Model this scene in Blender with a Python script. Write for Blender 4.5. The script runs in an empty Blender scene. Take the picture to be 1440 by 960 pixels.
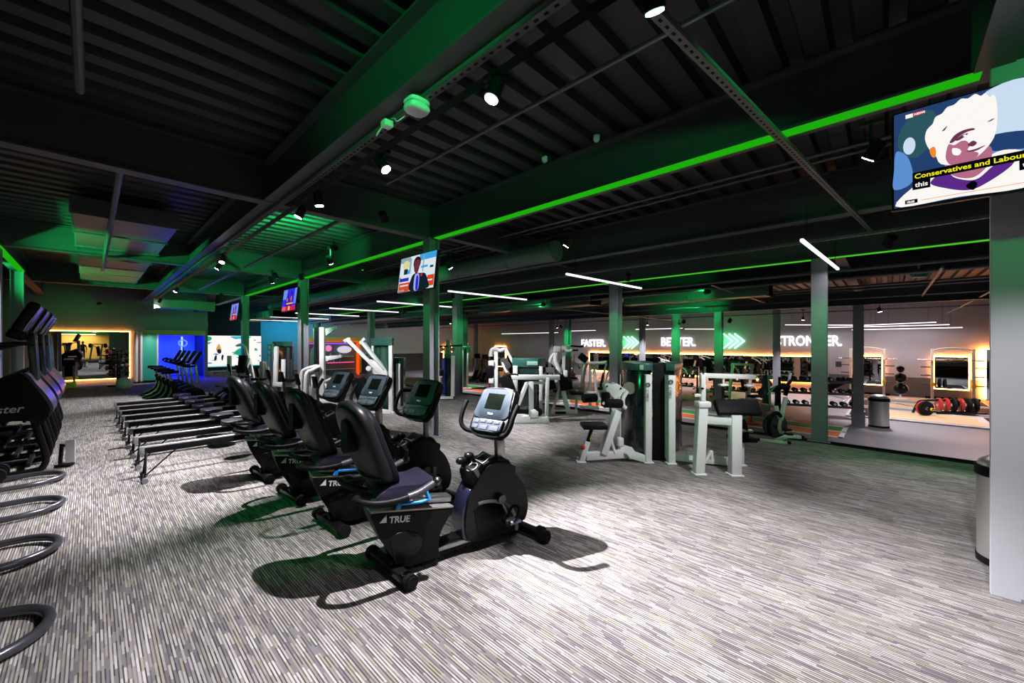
import bpy, bmesh, math, random
from mathutils import Vector, Matrix, Euler
random.seed(7)
SC = bpy.context.scene
COL = SC.collection
PI = math.pi
def rad(a): return math.radians(a)
X3, Y3, Z3 = Vector((1, 0, 0)), Vector((0, 1, 0)), Vector((0, 0, 1))

# ------------------------------------------------------------------ materials
MATS = {}
def lin(c):
    if isinstance(c, str):
        c = c.lstrip('#'); v = [int(c[i:i+2], 16)/255 for i in (0, 2, 4)]
        c = [x/12.92 if x <= .04045 else ((x+.055)/1.055)**2.4 for x in v]
    return (c[0], c[1], c[2], 1)
def mat(name, col, rough=.5, metal=0, noise=.0, scale=40, spec=.5, coat=0):
    if name in MATS: return MATS[name]
    m = bpy.data.materials.new(name); m.use_nodes = True
    nt = m.node_tree; b = nt.nodes['Principled BSDF']
    b.inputs['Base Color'].default_value = lin(col)
    b.inputs['Roughness'].default_value = rough
    b.inputs['Metallic'].default_value = metal
    b.inputs['Specular IOR Level'].default_value = spec
    if coat:
        b.inputs['Coat Weight'].default_value = coat; b.inputs['Coat Roughness'].default_value = .12
    tc = nt.nodes.new('ShaderNodeTexCoord'); nz = nt.nodes.new('ShaderNodeTexNoise')
    nz.inputs['Scale'].default_value = scale; nz.inputs['Detail'].default_value = 3
    nt.links.new(tc.outputs['Object'], nz.inputs['Vector'])
    mr = nt.nodes.new('ShaderNodeMapRange')
    mr.inputs['To Min'].default_value = max(.03, rough-.025); mr.inputs['To Max'].default_value = min(1, rough+.025)
    nt.links.new(nz.outputs['Fac'], mr.inputs['Value']); nt.links.new(mr.outputs['Result'], b.inputs['Roughness'])
    if noise:
        mx = nt.nodes.new('ShaderNodeMix'); mx.data_type = 'RGBA'
        c = lin(col); mx.inputs['A'].default_value = tuple(x*(1-noise) for x in c[:3])+(1,)
        mx.inputs['B'].default_value = tuple(min(1, x*(1+noise)) for x in c[:3])+(1,)
        nt.links.new(nz.outputs['Fac'], mx.inputs['Factor']); nt.links.new(mx.outputs['Result'], b.inputs['Base Color'])
    MATS[name] = m; return m
def emit(name, col, strength=1):
    if name in MATS: return MATS[name]
    m = bpy.data.materials.new(name); m.use_nodes = True
    nt = m.node_tree; nt.nodes.remove(nt.nodes['Principled BSDF'])
    e = nt.nodes.new('ShaderNodeEmission'); e.inputs['Color'].default_value = lin(col); e.inputs['Strength'].default_value = strength
    nt.links.new(e.outputs[0], nt.nodes['Material Output'].inputs['Surface'])
    MATS[name] = m; return m

BLACK = mat('black_plastic', (.005, .005, .006), .48, spec=.14)
GLOSS = mat('glossy_black_plastic', (.005, .005, .006), .32, spec=.22)
RUBBER = mat('black_rubber', (.006, .006, .007), .75, spec=.15)
VINYL = mat('black_vinyl', (.006, .006, .008), .5, noise=.1, scale=90, spec=.10)
SEATV = mat('violet_sheen_vinyl', (.016, .014, .030), .36, spec=.4)
WHITE = mat('white_powder_coat', (.78, .80, .80), .38, noise=.03)
WHITEP = mat('white_plastic', (.8, .8, .8), .4)
STEEL = mat('brushed_steel', (.60, .60, .58), .34, metal=.75, scale=120)
DSTEEL = mat('dark_steel', (.10, .105, .12), .35, metal=1)
CHROME = mat('chrome', (.75, .75, .76), .12, metal=1)
ALU = mat('silver_aluminium', (.50, .51, .50), .32, metal=1)
GREYP = mat('grey_plastic', (.16, .17, .18), .4)
SLATE = mat('slate_blue_plastic', (.20, .25, .33), .35)
PANEL2 = mat('pale_keypad_plastic', (.42, .46, .55), .35)
SCREEN = mat('dark_lcd', (.004, .006, .004), .12)
BLUEH = mat('bright_blue_plastic', (.02, .32, .85), .35)
REDP = mat('red_plastic', (.6, .03, .02), .4)
SHROUD = mat('smoked_shroud', (.008, .014, .017), .16, coat=.25)
CAPM = mat('stack_cap_plastic', (.025, .10, .085), .3)
LABELW = mat('white_decal', (.85, .85, .85), .5)
LABELG = mat('grey_decal', (.10, .10, .11), .5)
STEELPAINT = mat('dark_painted_steel', (.046, .054, .058), .5, noise=.15, scale=6)
COLPAINT = mat('grey_painted_column', (.20, .205, .235), .45, noise=.08, scale=5)
DUCTM = mat('galvanised_duct', (.10, .13, .12), .45, metal=.3, noise=.1, scale=8)
DECKM = mat('black_painted_deck', (.022, .020, .024), .5, noise=.25, scale=5)
CONDUIT = mat('conduit_grey', (.12, .13, .13), .45, metal=.4)
YELLOW = mat('yellow_panel', (.60, .48, .06), .5, noise=.06, scale=4)
NEONY = mat('fluorescent_yellow', (.62, .85, .02), .4)
GREENLITP = mat('green_lit_plastic', (.02, .35, .14), .4)  # green light put into the colour of the parts it falls on
TEALP = mat('teal_panel', (.05, .42, .33), .35)
MIRROR = mat('mirror_glass', (.82, .85, .84), .01, metal=1)
MIRROR.node_tree.nodes['Principled BSDF'].inputs['Roughness'].default_value = .0
for l in list(MIRROR.node_tree.links):
    if l.to_socket.name == 'Roughness': MIRROR.node_tree.links.remove(l)

# ------------------------------------------------------------------ mesh builder
def orient(p0, p1, up=Z3):
    p0, p1 = Vector(p0), Vector(p1); d = (p1-p0); L = d.length; z = d.normalized()
    if abs(z.dot(up)) > .995: up = Y3 if abs(z.dot(Y3)) < .9 else X3
    x = up.cross(z).normalized(); y = z.cross(x)
    m = Matrix((x, y, z)).transposed().to_4x4(); m.translation = (p0+p1)/2
    return m, L
def cr(pts, n=6, closed=False):
    P = [Vector(p) for p in pts]; N = len(P); out = []
    rng = range(N) if closed else range(N-1)
    for i in rng:
        if closed: a, b, c, d = P[i-1], P[i], P[(i+1) % N], P[(i+2) % N]
        else: a, b, c, d = P[max(i-1, 0)], P[i], P[i+1], P[min(i+2, N-1)]
        for k in range(n):
            t = k/n
            out.append(.5*((2*b)+(c-a)*t+(2*a-5*b+4*c-d)*t*t+(3*b-a-3*c+d)*t**3))
    if not closed: out.append(P[-1])
    return out
class MB:
    def __init__(s): s.bm = bmesh.new(); s.mi = 0
    def _fin(s, geom, bev, seg):
        vs = [g for g in geom if isinstance(g, bmesh.types.BMVert)]
        fs = {f for v in vs for f in v.link_faces}
        for f in fs: f.material_index = s.mi
        if bev:
            es = list({e for v in vs for e in v.link_edges})
            r = bmesh.ops.bevel(s.bm, geom=es, offset=bev, segments=seg, profile=.5, affect='EDGES', clamp_overlap=True)
            for f in r['faces']: f.material_index = s.mi
    def box(s, c, d, rot=None, bev=0, seg=2):
        m = Matrix.Translation(Vector(c))
        if rot is not None: m = m @ (Euler([rad(a) for a in rot]).to_matrix().to_4x4() if not isinstance(rot, Matrix) else rot)
        m = m @ Matrix.Diagonal((d[0], d[1], d[2], 1))
        r = bmesh.ops.create_cube(s.bm, size=1, matrix=m); s._fin(r['verts'], bev, seg); return s
    def bar(s, p0, p1, w, h=None, bev=.006, up=Z3, seg=2):
        m, L = orient(p0, p1, up)
        r = bmesh.ops.create_cube(s.bm, size=1, matrix=m @ Matrix.Diagonal((w, h or w, L, 1)))
        s._fin(r['verts'], min(bev, .3*min(w, h or w)), seg); return s
    def cyl(s, p0, p1, r, r2=None, seg=18, bev=0):
        m, L = orient(p0, p1)
        q = bmesh.ops.create_cone(s.bm, cap_ends=True, segments=seg, radius1=r, radius2=r if r2 is None else r2, depth=L, matrix=m)
        for f in {f for v in q['verts'] for f in v.link_faces}: f.material_index = s.mi
        if bev:
            es = [e for e in {e for v in q['verts'] for e in v.link_edges} if any(len(f.verts) > 4 for f in e.link_faces)]
            rr = bmesh.ops.bevel(s.bm, geom=es, offset=bev, segments=2, affect='EDGES', clamp_overlap=True)
            for f in rr['faces']: f.material_index = s.mi
        return s
    def sphere(s, c, r, sc=(1, 1, 1), seg=20):
        q = bmesh.ops.create_uvsphere(s.bm, u_segments=seg, v_segments=seg//2, radius=r, matrix=Matrix.Translation(Vector(c)) @ Matrix.Diagonal((*sc, 1)))
        for f in {f for v in q['verts'] for f in v.link_faces}: f.material_index = s.mi
        return s
    def tube(s, pts, r, seg=10, closed=False, smooth=0):
        P = cr(pts, smooth, closed) if smooth else [Vector(p) for p in pts]
        N = len(P); rings = []; nrm = None
        for i in range(N):
            if closed: t = (P[(i+1) % N]-P[i-1]).normalized()
            else: t = (P[min(i+1, N-1)]-P[max(i-1, 0)]).normalized()
            if nrm is None:
                a = Z3 if abs(t.z) < .9 else X3
                nrm = a.cross(t).normalized()
            else: nrm = (nrm-t*nrm.dot(t)).normalized()
            b = t.cross(nrm)
            k = 1
            if 0 < i < N-1:
                c = max(.5, math.cos((P[i+1]-P[i]).angle(P[i]-P[i-1], 0)/2)); k = 1/c
            rings.append([s.bm.verts.new(P[i]+(nrm*math.cos(2*PI*j/seg)+b*math.sin(2*PI*j/seg))*r*(k if not smooth else 1)) for j in range(seg)])
        for i in range(N if closed else N-1):
            A, B = rings[i], rings[(i+1) % N]
            for j in range(seg):
                f = s.bm.faces.new((A[j], A[(j+1) % seg], B[(j+1) % seg], B[j])); f.material_index = s.mi
        if not closed:
            for R in (rings[0], rings[-1]):
                f = s.bm.faces.new(R); f.material_index = s.mi
        return s
    def prism(s, poly, a, b, axis='y', bev=0, seg=2, scale=None):
        # poly: 2-D outline; axis y -> poly is (x, z); axis x -> (y, z); axis z -> (x, y)
        def P(p, t):
            return Vector((p[0], t, p[1])) if axis == 'y' else Vector((t, p[0], p[1])) if axis == 'x' else Vector((p[0], p[1], t))
        A = [s.bm.verts.new(P(p, a)) for p in poly]; B = [s.bm.verts.new(P(p, b)) for p in poly]; n = len(poly)
        fs = [s.bm.faces.new(A), s.bm.faces.new(B[::-1])]
        for i in range(n): fs.append(s.bm.faces.new((A[i], B[i], B[(i+1) % n], A[(i+1) % n])))
        for f in fs: f.material_index = s.mi
        if bev:
            es = list({e for f in fs[:2] for e in f.edges})
            r = bmesh.ops.bevel(s.bm, geom=es, offset=bev, segments=seg, profile=.5, affect='EDGES', clamp_overlap=True)
            for f in r['faces']: f.material_index = s.mi
        return s
    def lathe(s, prof, c=(0, 0, 0), seg=24, m=None):
        m = m or Matrix.Identity(4); rings = []
        for r, z in prof:
            rings.append([s.bm.verts.new(m @ (Vector((r*math.cos(2*PI*j/seg), r*math.sin(2*PI*j/seg), z)))+Vector(c)) for j in range(seg)])
        for A, B in zip(rings, rings[1:]):
            for j in range(seg):
                f = s.bm.faces.new((A[j], A[(j+1) % seg], B[(j+1) % seg], B[j])); f.material_index = s.mi
        for R in (rings[0], rings[-1]):
            f = s.bm.faces.new(R); f.material_index = s.mi
        return s
    def quad(s, vs):
        f = s.bm.faces.new([s.bm.verts.new(Vector(v)) for v in vs]); f.material_index = s.mi; return s
    def text(s, body, size, M, ext=.001, bold=0, align='LEFT', shear=0):
        cu = bpy.data.curves.new('t', 'FONT'); cu.body = body; cu.size = size; cu.extrude = ext; cu.offset = bold; cu.align_x = align; cu.shear = shear
        cu.resolution_u = 3
        o = bpy.data.objects.new('t', cu); COL.objects.link(o)
        dg = bpy.context.evaluated_depsgraph_get(); me = bpy.data.meshes.new_from_object(o.evaluated_get(dg))
        bpy.data.objects.remove(o); bpy.data.curves.remove(cu)
        me.transform(M); n0 = len(s.bm.faces); s.bm.from_mesh(me); s.bm.faces.ensure_lookup_table()
        for f in s.bm.faces[n0:]: f.material_index = s.mi
        bpy.data.meshes.remove(me); return s
    def build(s, name, m, parent=None, smooth=True, angle=38, label=None):
        bmesh.ops.recalc_face_normals(s.bm, faces=s.bm.faces[:])
        me = bpy.data.meshes.new(name); s.bm.to_mesh(me); s.bm.free()
        for mm in (m if isinstance(m, (list, tuple)) else [m]): me.materials.append(mm)
        if smooth:
            me.polygons.foreach_set('use_smooth', [True]*len(me.polygons)); me.set_sharp_from_angle(angle=rad(angle))
        o = bpy.data.objects.new(name, me); COL.objects.link(o)
        if parent: o.parent = parent
        if label: o['label'] = label
        return o
def tag(o, label, cat, group=None, kind=None):
    o['label'] = label; o['category'] = cat
    if group: o['group'] = group
    if kind: o['kind'] = kind
    return o
def thing(name, label, cat, loc=(0, 0, 0), rz=0, group=None, kind=None):
    o = bpy.data.objects.new(name, None); COL.objects.link(o); o.empty_display_size = .1
    o.location = loc; o.rotation_euler = (0, 0, rad(rz)); return tag(o, label, cat, group, kind)
KIDS = {}
def copy_tree(o, parent=None):
    c = o.copy(); COL.objects.link(c)
    if parent: c.parent = parent
    for ch in list(o.children): copy_tree(ch, c)
    return c
def struct(name, mb, m, label=None, **k):
    o = mb.build(name, m, **k); o['kind'] = 'structure'
    if label: o['label'] = label
    return o
def light(kind, name, loc, energy, col, parent=None, rot=None, target=None, **k):
    L = bpy.data.lights.new(name, kind); L.energy = energy; L.color = col
    for a, v in k.items(): setattr(L, a, v)
    o = bpy.data.objects.new(name, L); COL.objects.link(o); o.location = loc
    if target is not None:
        o.rotation_euler = (Vector(target)-Vector(loc)).to_track_quat('-Z', 'Y').to_euler()
    if rot is not None: o.rotation_euler = [rad(a) for a in rot]
    if parent: o.parent = parent
    return o

# ------------------------------------------------------------------ camera, world, view
cam = bpy.data.cameras.new('camera'); cam.lens = 14.0; cam.sensor_width = 36; cam.clip_end = 200; cam.clip_start = .02
cam.shift_y = 1.5/1440
camo = bpy.data.objects.new('camera', cam); COL.objects.link(camo); SC.camera = camo
camo.location = (0, 0, 1.65); camo.rotation_euler = (rad(90), 0, rad(-46.6))
w = bpy.data.worlds.new('dim_room_air'); SC.world = w; w.use_nodes = True
w.node_tree.nodes['Background'].inputs[0].default_value = (.25, .6, .45, 1); w.node_tree.nodes['Background'].inputs[1].default_value = .014
vs = SC.view_settings; vs.view_transform = 'Standard'; vs.look = 'None'; vs.gamma = 1; vs.use_curve_mapping = False; vs.exposure = 0
SC.cycles.use_denoising = True
SC.cycles.max_bounces = 6; SC.cycles.diffuse_bounces = 3; SC.cycles.glossy_bounces = 4
SC.cycles.sample_clamp_indirect = 3
SC.cycles.caustics_reflective = False; SC.cycles.caustics_refractive = False
# ------------------------------------------------------------------ setting
FL = -.70      # the sunken free-weights floor
def carpet():
    m = bpy.data.materials.new('streaked_carpet'); m.use_nodes = True; nt = m.node_tree; N = nt.nodes; Lk = nt.links
    b = N['Principled BSDF']; b.inputs['Roughness'].default_value = .9; b.inputs['Specular IOR Level'].default_value = .2
    g = N.new('ShaderNodeNewGeometry'); sp = N.new('ShaderNodeSeparateXYZ'); Lk.new(g.outputs['Position'], sp.inputs[0])
    def M(op, a, c=None):
        n = N.new('ShaderNodeMath'); n.operation = op
        for i, v in enumerate((a, c)):
            if v is None: continue
            if isinstance(v, (int, float)): n.inputs[i].default_value = v
            else: Lk.new(v, n.inputs[i])
        return n.outputs[0]
    def streak(w_, l_, seed):
        cx = M('FLOOR', M('DIVIDE', sp.outputs[0], w_))
        w1 = N.new('ShaderNodeTexWhiteNoise'); w1.noise_dimensions = '1D'; Lk.new(M('ADD', cx, seed), w1.inputs['W'])
        cy = M('FLOOR', M('ADD', M('DIVIDE', sp.outputs[1], l_), M('MULTIPLY', w1.outputs[0], 37.0)))
        cb = N.new('ShaderNodeCombineXYZ'); Lk.new(cx, cb.inputs[0]); Lk.new(cy, cb.inputs[1]); cb.inputs[2].default_value = seed
        w2 = N.new('ShaderNodeTexWhiteNoise'); w2.noise_dimensions = '3D'; Lk.new(cb.outputs[0], w2.inputs['Vector'])
        return w2.outputs[0]
    def ramp(fac, cols):
        r = N.new('ShaderNodeValToRGB'); e = r.color_ramp.elements; r.color_ramp.interpolation = 'CONSTANT'
        e[0].position = 0; e[0].color = (*cols[0][1], 1); e[1].position = cols[1][0]; e[1].color = (*cols[1][1], 1)
        for p, c in cols[2:]:
            q = e.new(p); q.color = (*c, 1)
        Lk.new(fac, r.inputs['Fac']); return r.outputs[0]
    # loop pile: thin dark cords between wider pale cords, every cord changing tone along its length
    W2 = .0155
    darkc = ramp(streak(W2, .10, 3.0), [(0, (.050, .044, .056)), (.40, (.085, .078, .088)), (.75, (.15, .14, .145))])
    palec = ramp(streak(W2, .125, 17.0), [(0, (.15, .14, .15)), (.16, (.22, .208, .19)), (.38, (.27, .25, .19)), (.55, (.32, .305, .29)), (.80, (.40, .385, .36))])
    isd = M('LESS_THAN', M('FRACT', M('DIVIDE', sp.outputs[0], W2)), .40)
    r = N.new('ShaderNodeMix'); r.data_type = 'RGBA'; Lk.new(isd, r.inputs['Factor']); Lk.new(palec, r.inputs['A']); Lk.new(darkc, r.inputs['B'])
    # planks of the broadloom tint the streaks
    r2 = N.new('ShaderNodeMapRange'); r2.inputs['To Min'].default_value = .86; r2.inputs['To Max'].default_value = 1.14
    Lk.new(streak(.25, 1.0, 11.0), r2.inputs['Value'])
    r3 = N.new('ShaderNodeMapRange'); r3.inputs['To Min'].default_value = .92; r3.inputs['To Max'].default_value = 1.08
    Lk.new(streak(.07, .33, 29.0), r3.inputs['Value'])
    mx = N.new('ShaderNodeVectorMath'); mx.operation = 'SCALE'; Lk.new(r.outputs['Result'], mx.inputs[0]); Lk.new(M('MULTIPLY', r2.outputs[0], r3.outputs[0]), mx.inputs['Scale'])
    Lk.new(mx.outputs[0], b.inputs['Base Color'])
    bp = N.new('ShaderNodeBump'); bp.inputs['Strength'].default_value = .25; bp.inputs['Distance'].default_value = .004
    Lk.new(M('SUBTRACT', 1.0, isd), bp.inputs['Height']); Lk.new(bp.outputs[0], b.inputs['Normal'])
    return m
def speckle(name, c0, c1, scale, rough):
    m = mat(name, c0, rough, scale=scale); nt = m.node_tree; N = nt.nodes
    v = N.new('ShaderNodeTexNoise'); v.inputs['Scale'].default_value = scale*4; v.inputs['Detail'].default_value = 4
    tc = N.new('ShaderNodeTexCoord'); nt.links.new(tc.outputs['Object'], v.inputs['Vector'])
    r = N.new('ShaderNodeValToRGB'); r.color_ramp.elements[0].position = .4; r.color_ramp.elements[1].position = .65
    r.color_ramp.elements[0].color = lin(c0); r.color_ramp.elements[1].color = lin(c1)
    nt.links.new(v.outputs['Fac'], r.inputs[0]); nt.links.new(r.outputs[0], N['Principled BSDF'].inputs['Base Color']); return m
CARPET = carpet()
GYMRUB = speckle('grey_gym_rubber', (.16, .15, .17), (.24, .23, .25), 30, .5)
WALLP = mat('painted_wall', (.42, .40, .43), .7, noise=.05, scale=3)
WALLD = mat('dark_wall', (.24, .26, .26), .7, noise=.06, scale=3)
WAINS = mat('wainscot_brown_grey', (.13, .115, .11), .6, noise=.1, scale=6)
WALLB = mat('black_wall', (.02, .022, .024), .7)
PILLARM = mat('pale_grey_plaster', (.42, .44, .47), .6, noise=.03, scale=4)

struct('floor', MB().box((1.15, 8.5, -.06), (14.3, 43, .12)), CARPET, 'streaked grey and beige carpet of the cardio area', smooth=False)
struct('floor_lower', MB().box((16.6, 9.5, FL-.06), (17, 45, .12)), GYMRUB, 'grey rubber floor of the free weights area, one step down', smooth=False)
struct('trim_floor', MB().box((8.32, 8.5, -.33), (.04, 43, .72)).box((8.27, 8.5, .006), (.12, 43, .012)), BLACK, 'black nosing along the edge of the carpet', smooth=False)
# track lines painted on the lower floor
TRG = mat('track_green', (.03, .30, .06), .5); TRO = mat('track_orange', (.75, .14, .03), .5); TRW = mat('track_white', (.85, .85, .85), .5)
z0 = FL+.004
struct('floor_marking', MB().box((13.95, 13.4, z0), (.72, 25, .006)), TRG, 'green lane on the lower floor', smooth=False)
struct('floor_marking', MB().box((13.13, 13.4, z0), (.72, 25, .006)), TRO, 'orange lane on the lower floor', smooth=False)
mb = MB()
for x in (12.72, 13.54, 14.36): mb.box((x, 13.4, z0+.001), (.10, 25.2, .006))
mb.box((13.54, .86, z0+.001), (1.74, .10, .006)).box((14.0, 4.1, z0+.001), (.3, 1.1, .008))
struct('floor_marking', mb, TRW, 'white lines around the lanes', smooth=False)

# walls
struct('wall_left', MB().box((-6.1, 8, 1.7), (.2, 42, 5)), WALLD, smooth=False)
mb = MB().box((-2.3, 23.7, 1.98), (7.9, .2, 4.0)).box((2.67, 23.7, 3.1), (2.04, .2, 1.8)).box((3.76, 23.7, 1.98), (.14, .2, 4.0))
struct('wall_back', mb, WALLD, 'wall with the glowing mirror and the blue doorway', smooth=False)
struct('wall_return', MB().box((3.8, 26.4, 1.98), (.1, 5.4, 4.0)), WALLB, smooth=False)
struct('wall_screen', MB().box((5.9, 29.1, 1.65), (5.6, .2, 4.7)), WALLB, smooth=False)
struct('wall_far', MB().box((16.6, 29.1, 1.65), (16.0, .2, 4.7)), WALLP, smooth=False)
struct('wainscot_far', MB().box((19.2, 28.96, .0), (10.6, .04, 1.5)), WALLB, smooth=False)
struct('wall_signs', MB().box((24.6, 9.5, 1.65), (.2, 45, 4.7)), WALLP, 'long wall that carries the illuminated words', smooth=False)
struct('wainscot_signs', MB().box((24.48, -4.2, -.28), (.05, 12.6, .84)).box((24.48, 22, -.28), (.05, 12.4, .84)), WAINS, smooth=False)
struct('wall_right', MB().box((16.3, -12.8, 1.65), (17, .2, 4.7)), WALLP, smooth=False)
struct('wall_behind', MB().box((-4.6, -12.0, 1.98), (3, .2, 4)).box((4.8, -12, 1.98), (7, .2, 4)).box((-.9, -12.0, 3.25), (4.5, .2, 1.5)), WALLD, smooth=False)

# corrugated roof deck, ribs running along X
mb = MB(); y = -12.5; zt, zb = 4.06, 3.98
ys = []
while y < 29.2:
    ys += [(y, zt), (y+.10, zt), (y+.13, zb), (y+.28, zb)]; y += .31
L = [mb.bm.verts.new((-6.2, a, b)) for a, b in ys]; R = [mb.bm.verts.new((24.7, a, b)) for a, b in ys]
for i in range(len(ys)-1): mb.bm.faces.new((L[i], R[i], R[i+1], L[i+1]))
struct('ceiling', mb, DECKM, 'black corrugated metal deck', smooth=False)
struct('roof_slab', MB().box((9.2, 8.3, 4.2), (31, 42, .1)), WALLB, smooth=False)

def ibeam(name, a, b, zb, h, fw=.2, label=None, m=STEELPAINT):
    # I-section between plan points a and b, underside at zb
    a, b = Vector((*a, 0)), Vector((*b, 0)); mb = MB()
    for z, hh, ww in ((zb+.011, .022, fw), (zb+h-.011, .022, fw), (zb+h/2, h-.044, .016)):
        mb.bar(a+Z3*z, b+Z3*z, ww, hh, bev=0)
    return struct(name, mb, m, label, smooth=False)
ibeam('beam', (4.15, -5), (4.15, 23.6), 3.45, .52, .22, 'steel beam with the bright green underside')
ibeam('beam', (1.60, -6), (1.60, 23.6), 3.45, .50, .2, 'steel beam over the middle of the cardio floor')
ibeam('beam', (-1.28, -4), (-1.28, 23.6), 3.45, .50, .2, 'steel beam over the stair climbers')
for yy in (5.82, 11.95, 18.1, -.5): ibeam('beam', (-6, yy), (4.06, yy), 3.44, .53, .18, 'dark cross beam of the roof')
ibeam('beam', (7.0, -8), (7.0, 23.6), 3.37, .60, .22, 'dark beam between the column rows')
ibeam('beam', (8.40, -8), (8.40, 28.5), 3.05, .62, .16, 'dark beam with the thin green light line')
for xx, zz, hh, ll in ((11.6, 3.12, .5, 'dark beam over the near side of the lanes'), (14.85, 2.70, .40, 'beam on the column row behind the lanes, washed in green'), (19.5, 3.12, .5, 'dark beam nearest the sign wall')): ibeam('beam', (xx, -10), (xx, 28.5), zz, hh, .16, ll)
for yy in (.7, 5.8, 12, 18.2, 24): ibeam('beam', (8.5, yy), (24.4, yy), 3.3, .5, .18, 'dark cross beam over the free weights area')
for yy in (5.72, 11.95, 18.1): ibeam('beam', (4.26, yy), (8.3, yy), 3.5, .45, .16, 'dark cross beam behind the column row')

def column(x, y, zb, zt, w=.22, label='', m=COLPAINT, casing=False):
    mb = MB()
    mb.box((x-w/2+.009, y, (zb+zt)/2), (.018, w, zt-zb)).box((x+w/2-.009, y, (zb+zt)/2), (.018, w, zt-zb)).box((x, y, (zb+zt)/2), (w-.03, .014, zt-zb))
    mb.box((x, y, zb+.012), (w+.1, w+.1, .024))
    if casing: mb.box((x, y, zb+.21), (w+.06, w+.06, .42))
    return struct('column', mb, m, label, smooth=False)
column(4.08, 5.80, 0, 3.45, .20, 'steel column carrying the nearest small television')
column(4.10, 11.95, 0, 3.45, .22, 'second steel column of the television row')
column(4.10, 18.1, 0, 3.45, .22, 'third steel column of the television row')
column(8.38, .84, 0, 3.05, .205, 'steel column at the edge of the carpet beside the white spin bike')
column(8.40, 4.62, 0, 3.05, .215, 'steel column behind the lateral raise machine')
column(8.00, 9.95, 0, 3.3, .23, 'steel column beside the blue cable machine')
CL = iter(('beside the far bin', 'before the middle word', 'before the second chevrons', 'left of the short sign', 'before the long mirror, right of the middle word', 'right of the first chevrons', 'left of the short sign, close to the wall', 'at the carpet edge before the kiosk', 'before the far grey wall'))
for x, y in ((14.9, .62), (14.95, 5.75), (14.9, 4.26), (14.9, 10.6), (21.6, 3.73), (21.6, 10.2), (21.6, 16.7), (8.4, 16.4), (21.6, 24.5)):
    column(x, y, 0 if x < 9 else FL, 3.05 if x < 9 else 2.70 if x < 20 else 3.3, (.23 if x < 20 else .26), 'steel column '+next(CL), casing=(y < 1))
column(-1.28, 12.3, 0, 3.45, .22, 'steel column behind the stair climbers'); column(-1.28, 16.0, 0, 3.45, .22, 'steel column behind the stair climbers')
struct('pillar', MB().box((4.07, -.74, 1.725), (.04, .51, 3.45), bev=.004), PILLARM, 'pale panel cladding the pillar under the large television', smooth=False)
column(4.22, -.78, 0, 3.45, .24, 'steel column behind the pale pillar panel')

# green light lines along the beams
GLED = emit('green_led', (.012, .40, .004), 1.0)
GLED2 = emit('green_led_line', (.06, .50, .02), 1.0)
def ledline(a, b, w, h, m, label):
    o = MB().bar(a, b, w, h, bev=0).build('led_strip', m, smooth=False); return tag(o, label, 'led strip', 'green light strips on the beams')
ledline((4.10, -.45, 3.442), (4.10, 5.66, 3.442), .115, .014, GLED, 'bright green light strip along the underside of the near beam, between pillar and first column')
ledline((4.10, 5.96, 3.442), (4.10, 11.8, 3.442), .115, .014, GLED, 'green light strip under the beam between first and second television columns')
ledline((4.10, 12.1, 3.442), (4.10, 17.9, 3.442), .115, .014, GLED, 'green light strip under the beam between second and third television columns')
ledline((8.34, -4.2, 3.035), (8.34, 22, 3.035), .03, .02, GLED2, 'thin yellow-green light line along the far beam over the carpet edge')
ledline((-1.20, 9.6, 3.442), (-1.20, 15.8, 3.442), .12, .012, GLED, 'green light strip under the beam above the stair climbers')
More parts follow.
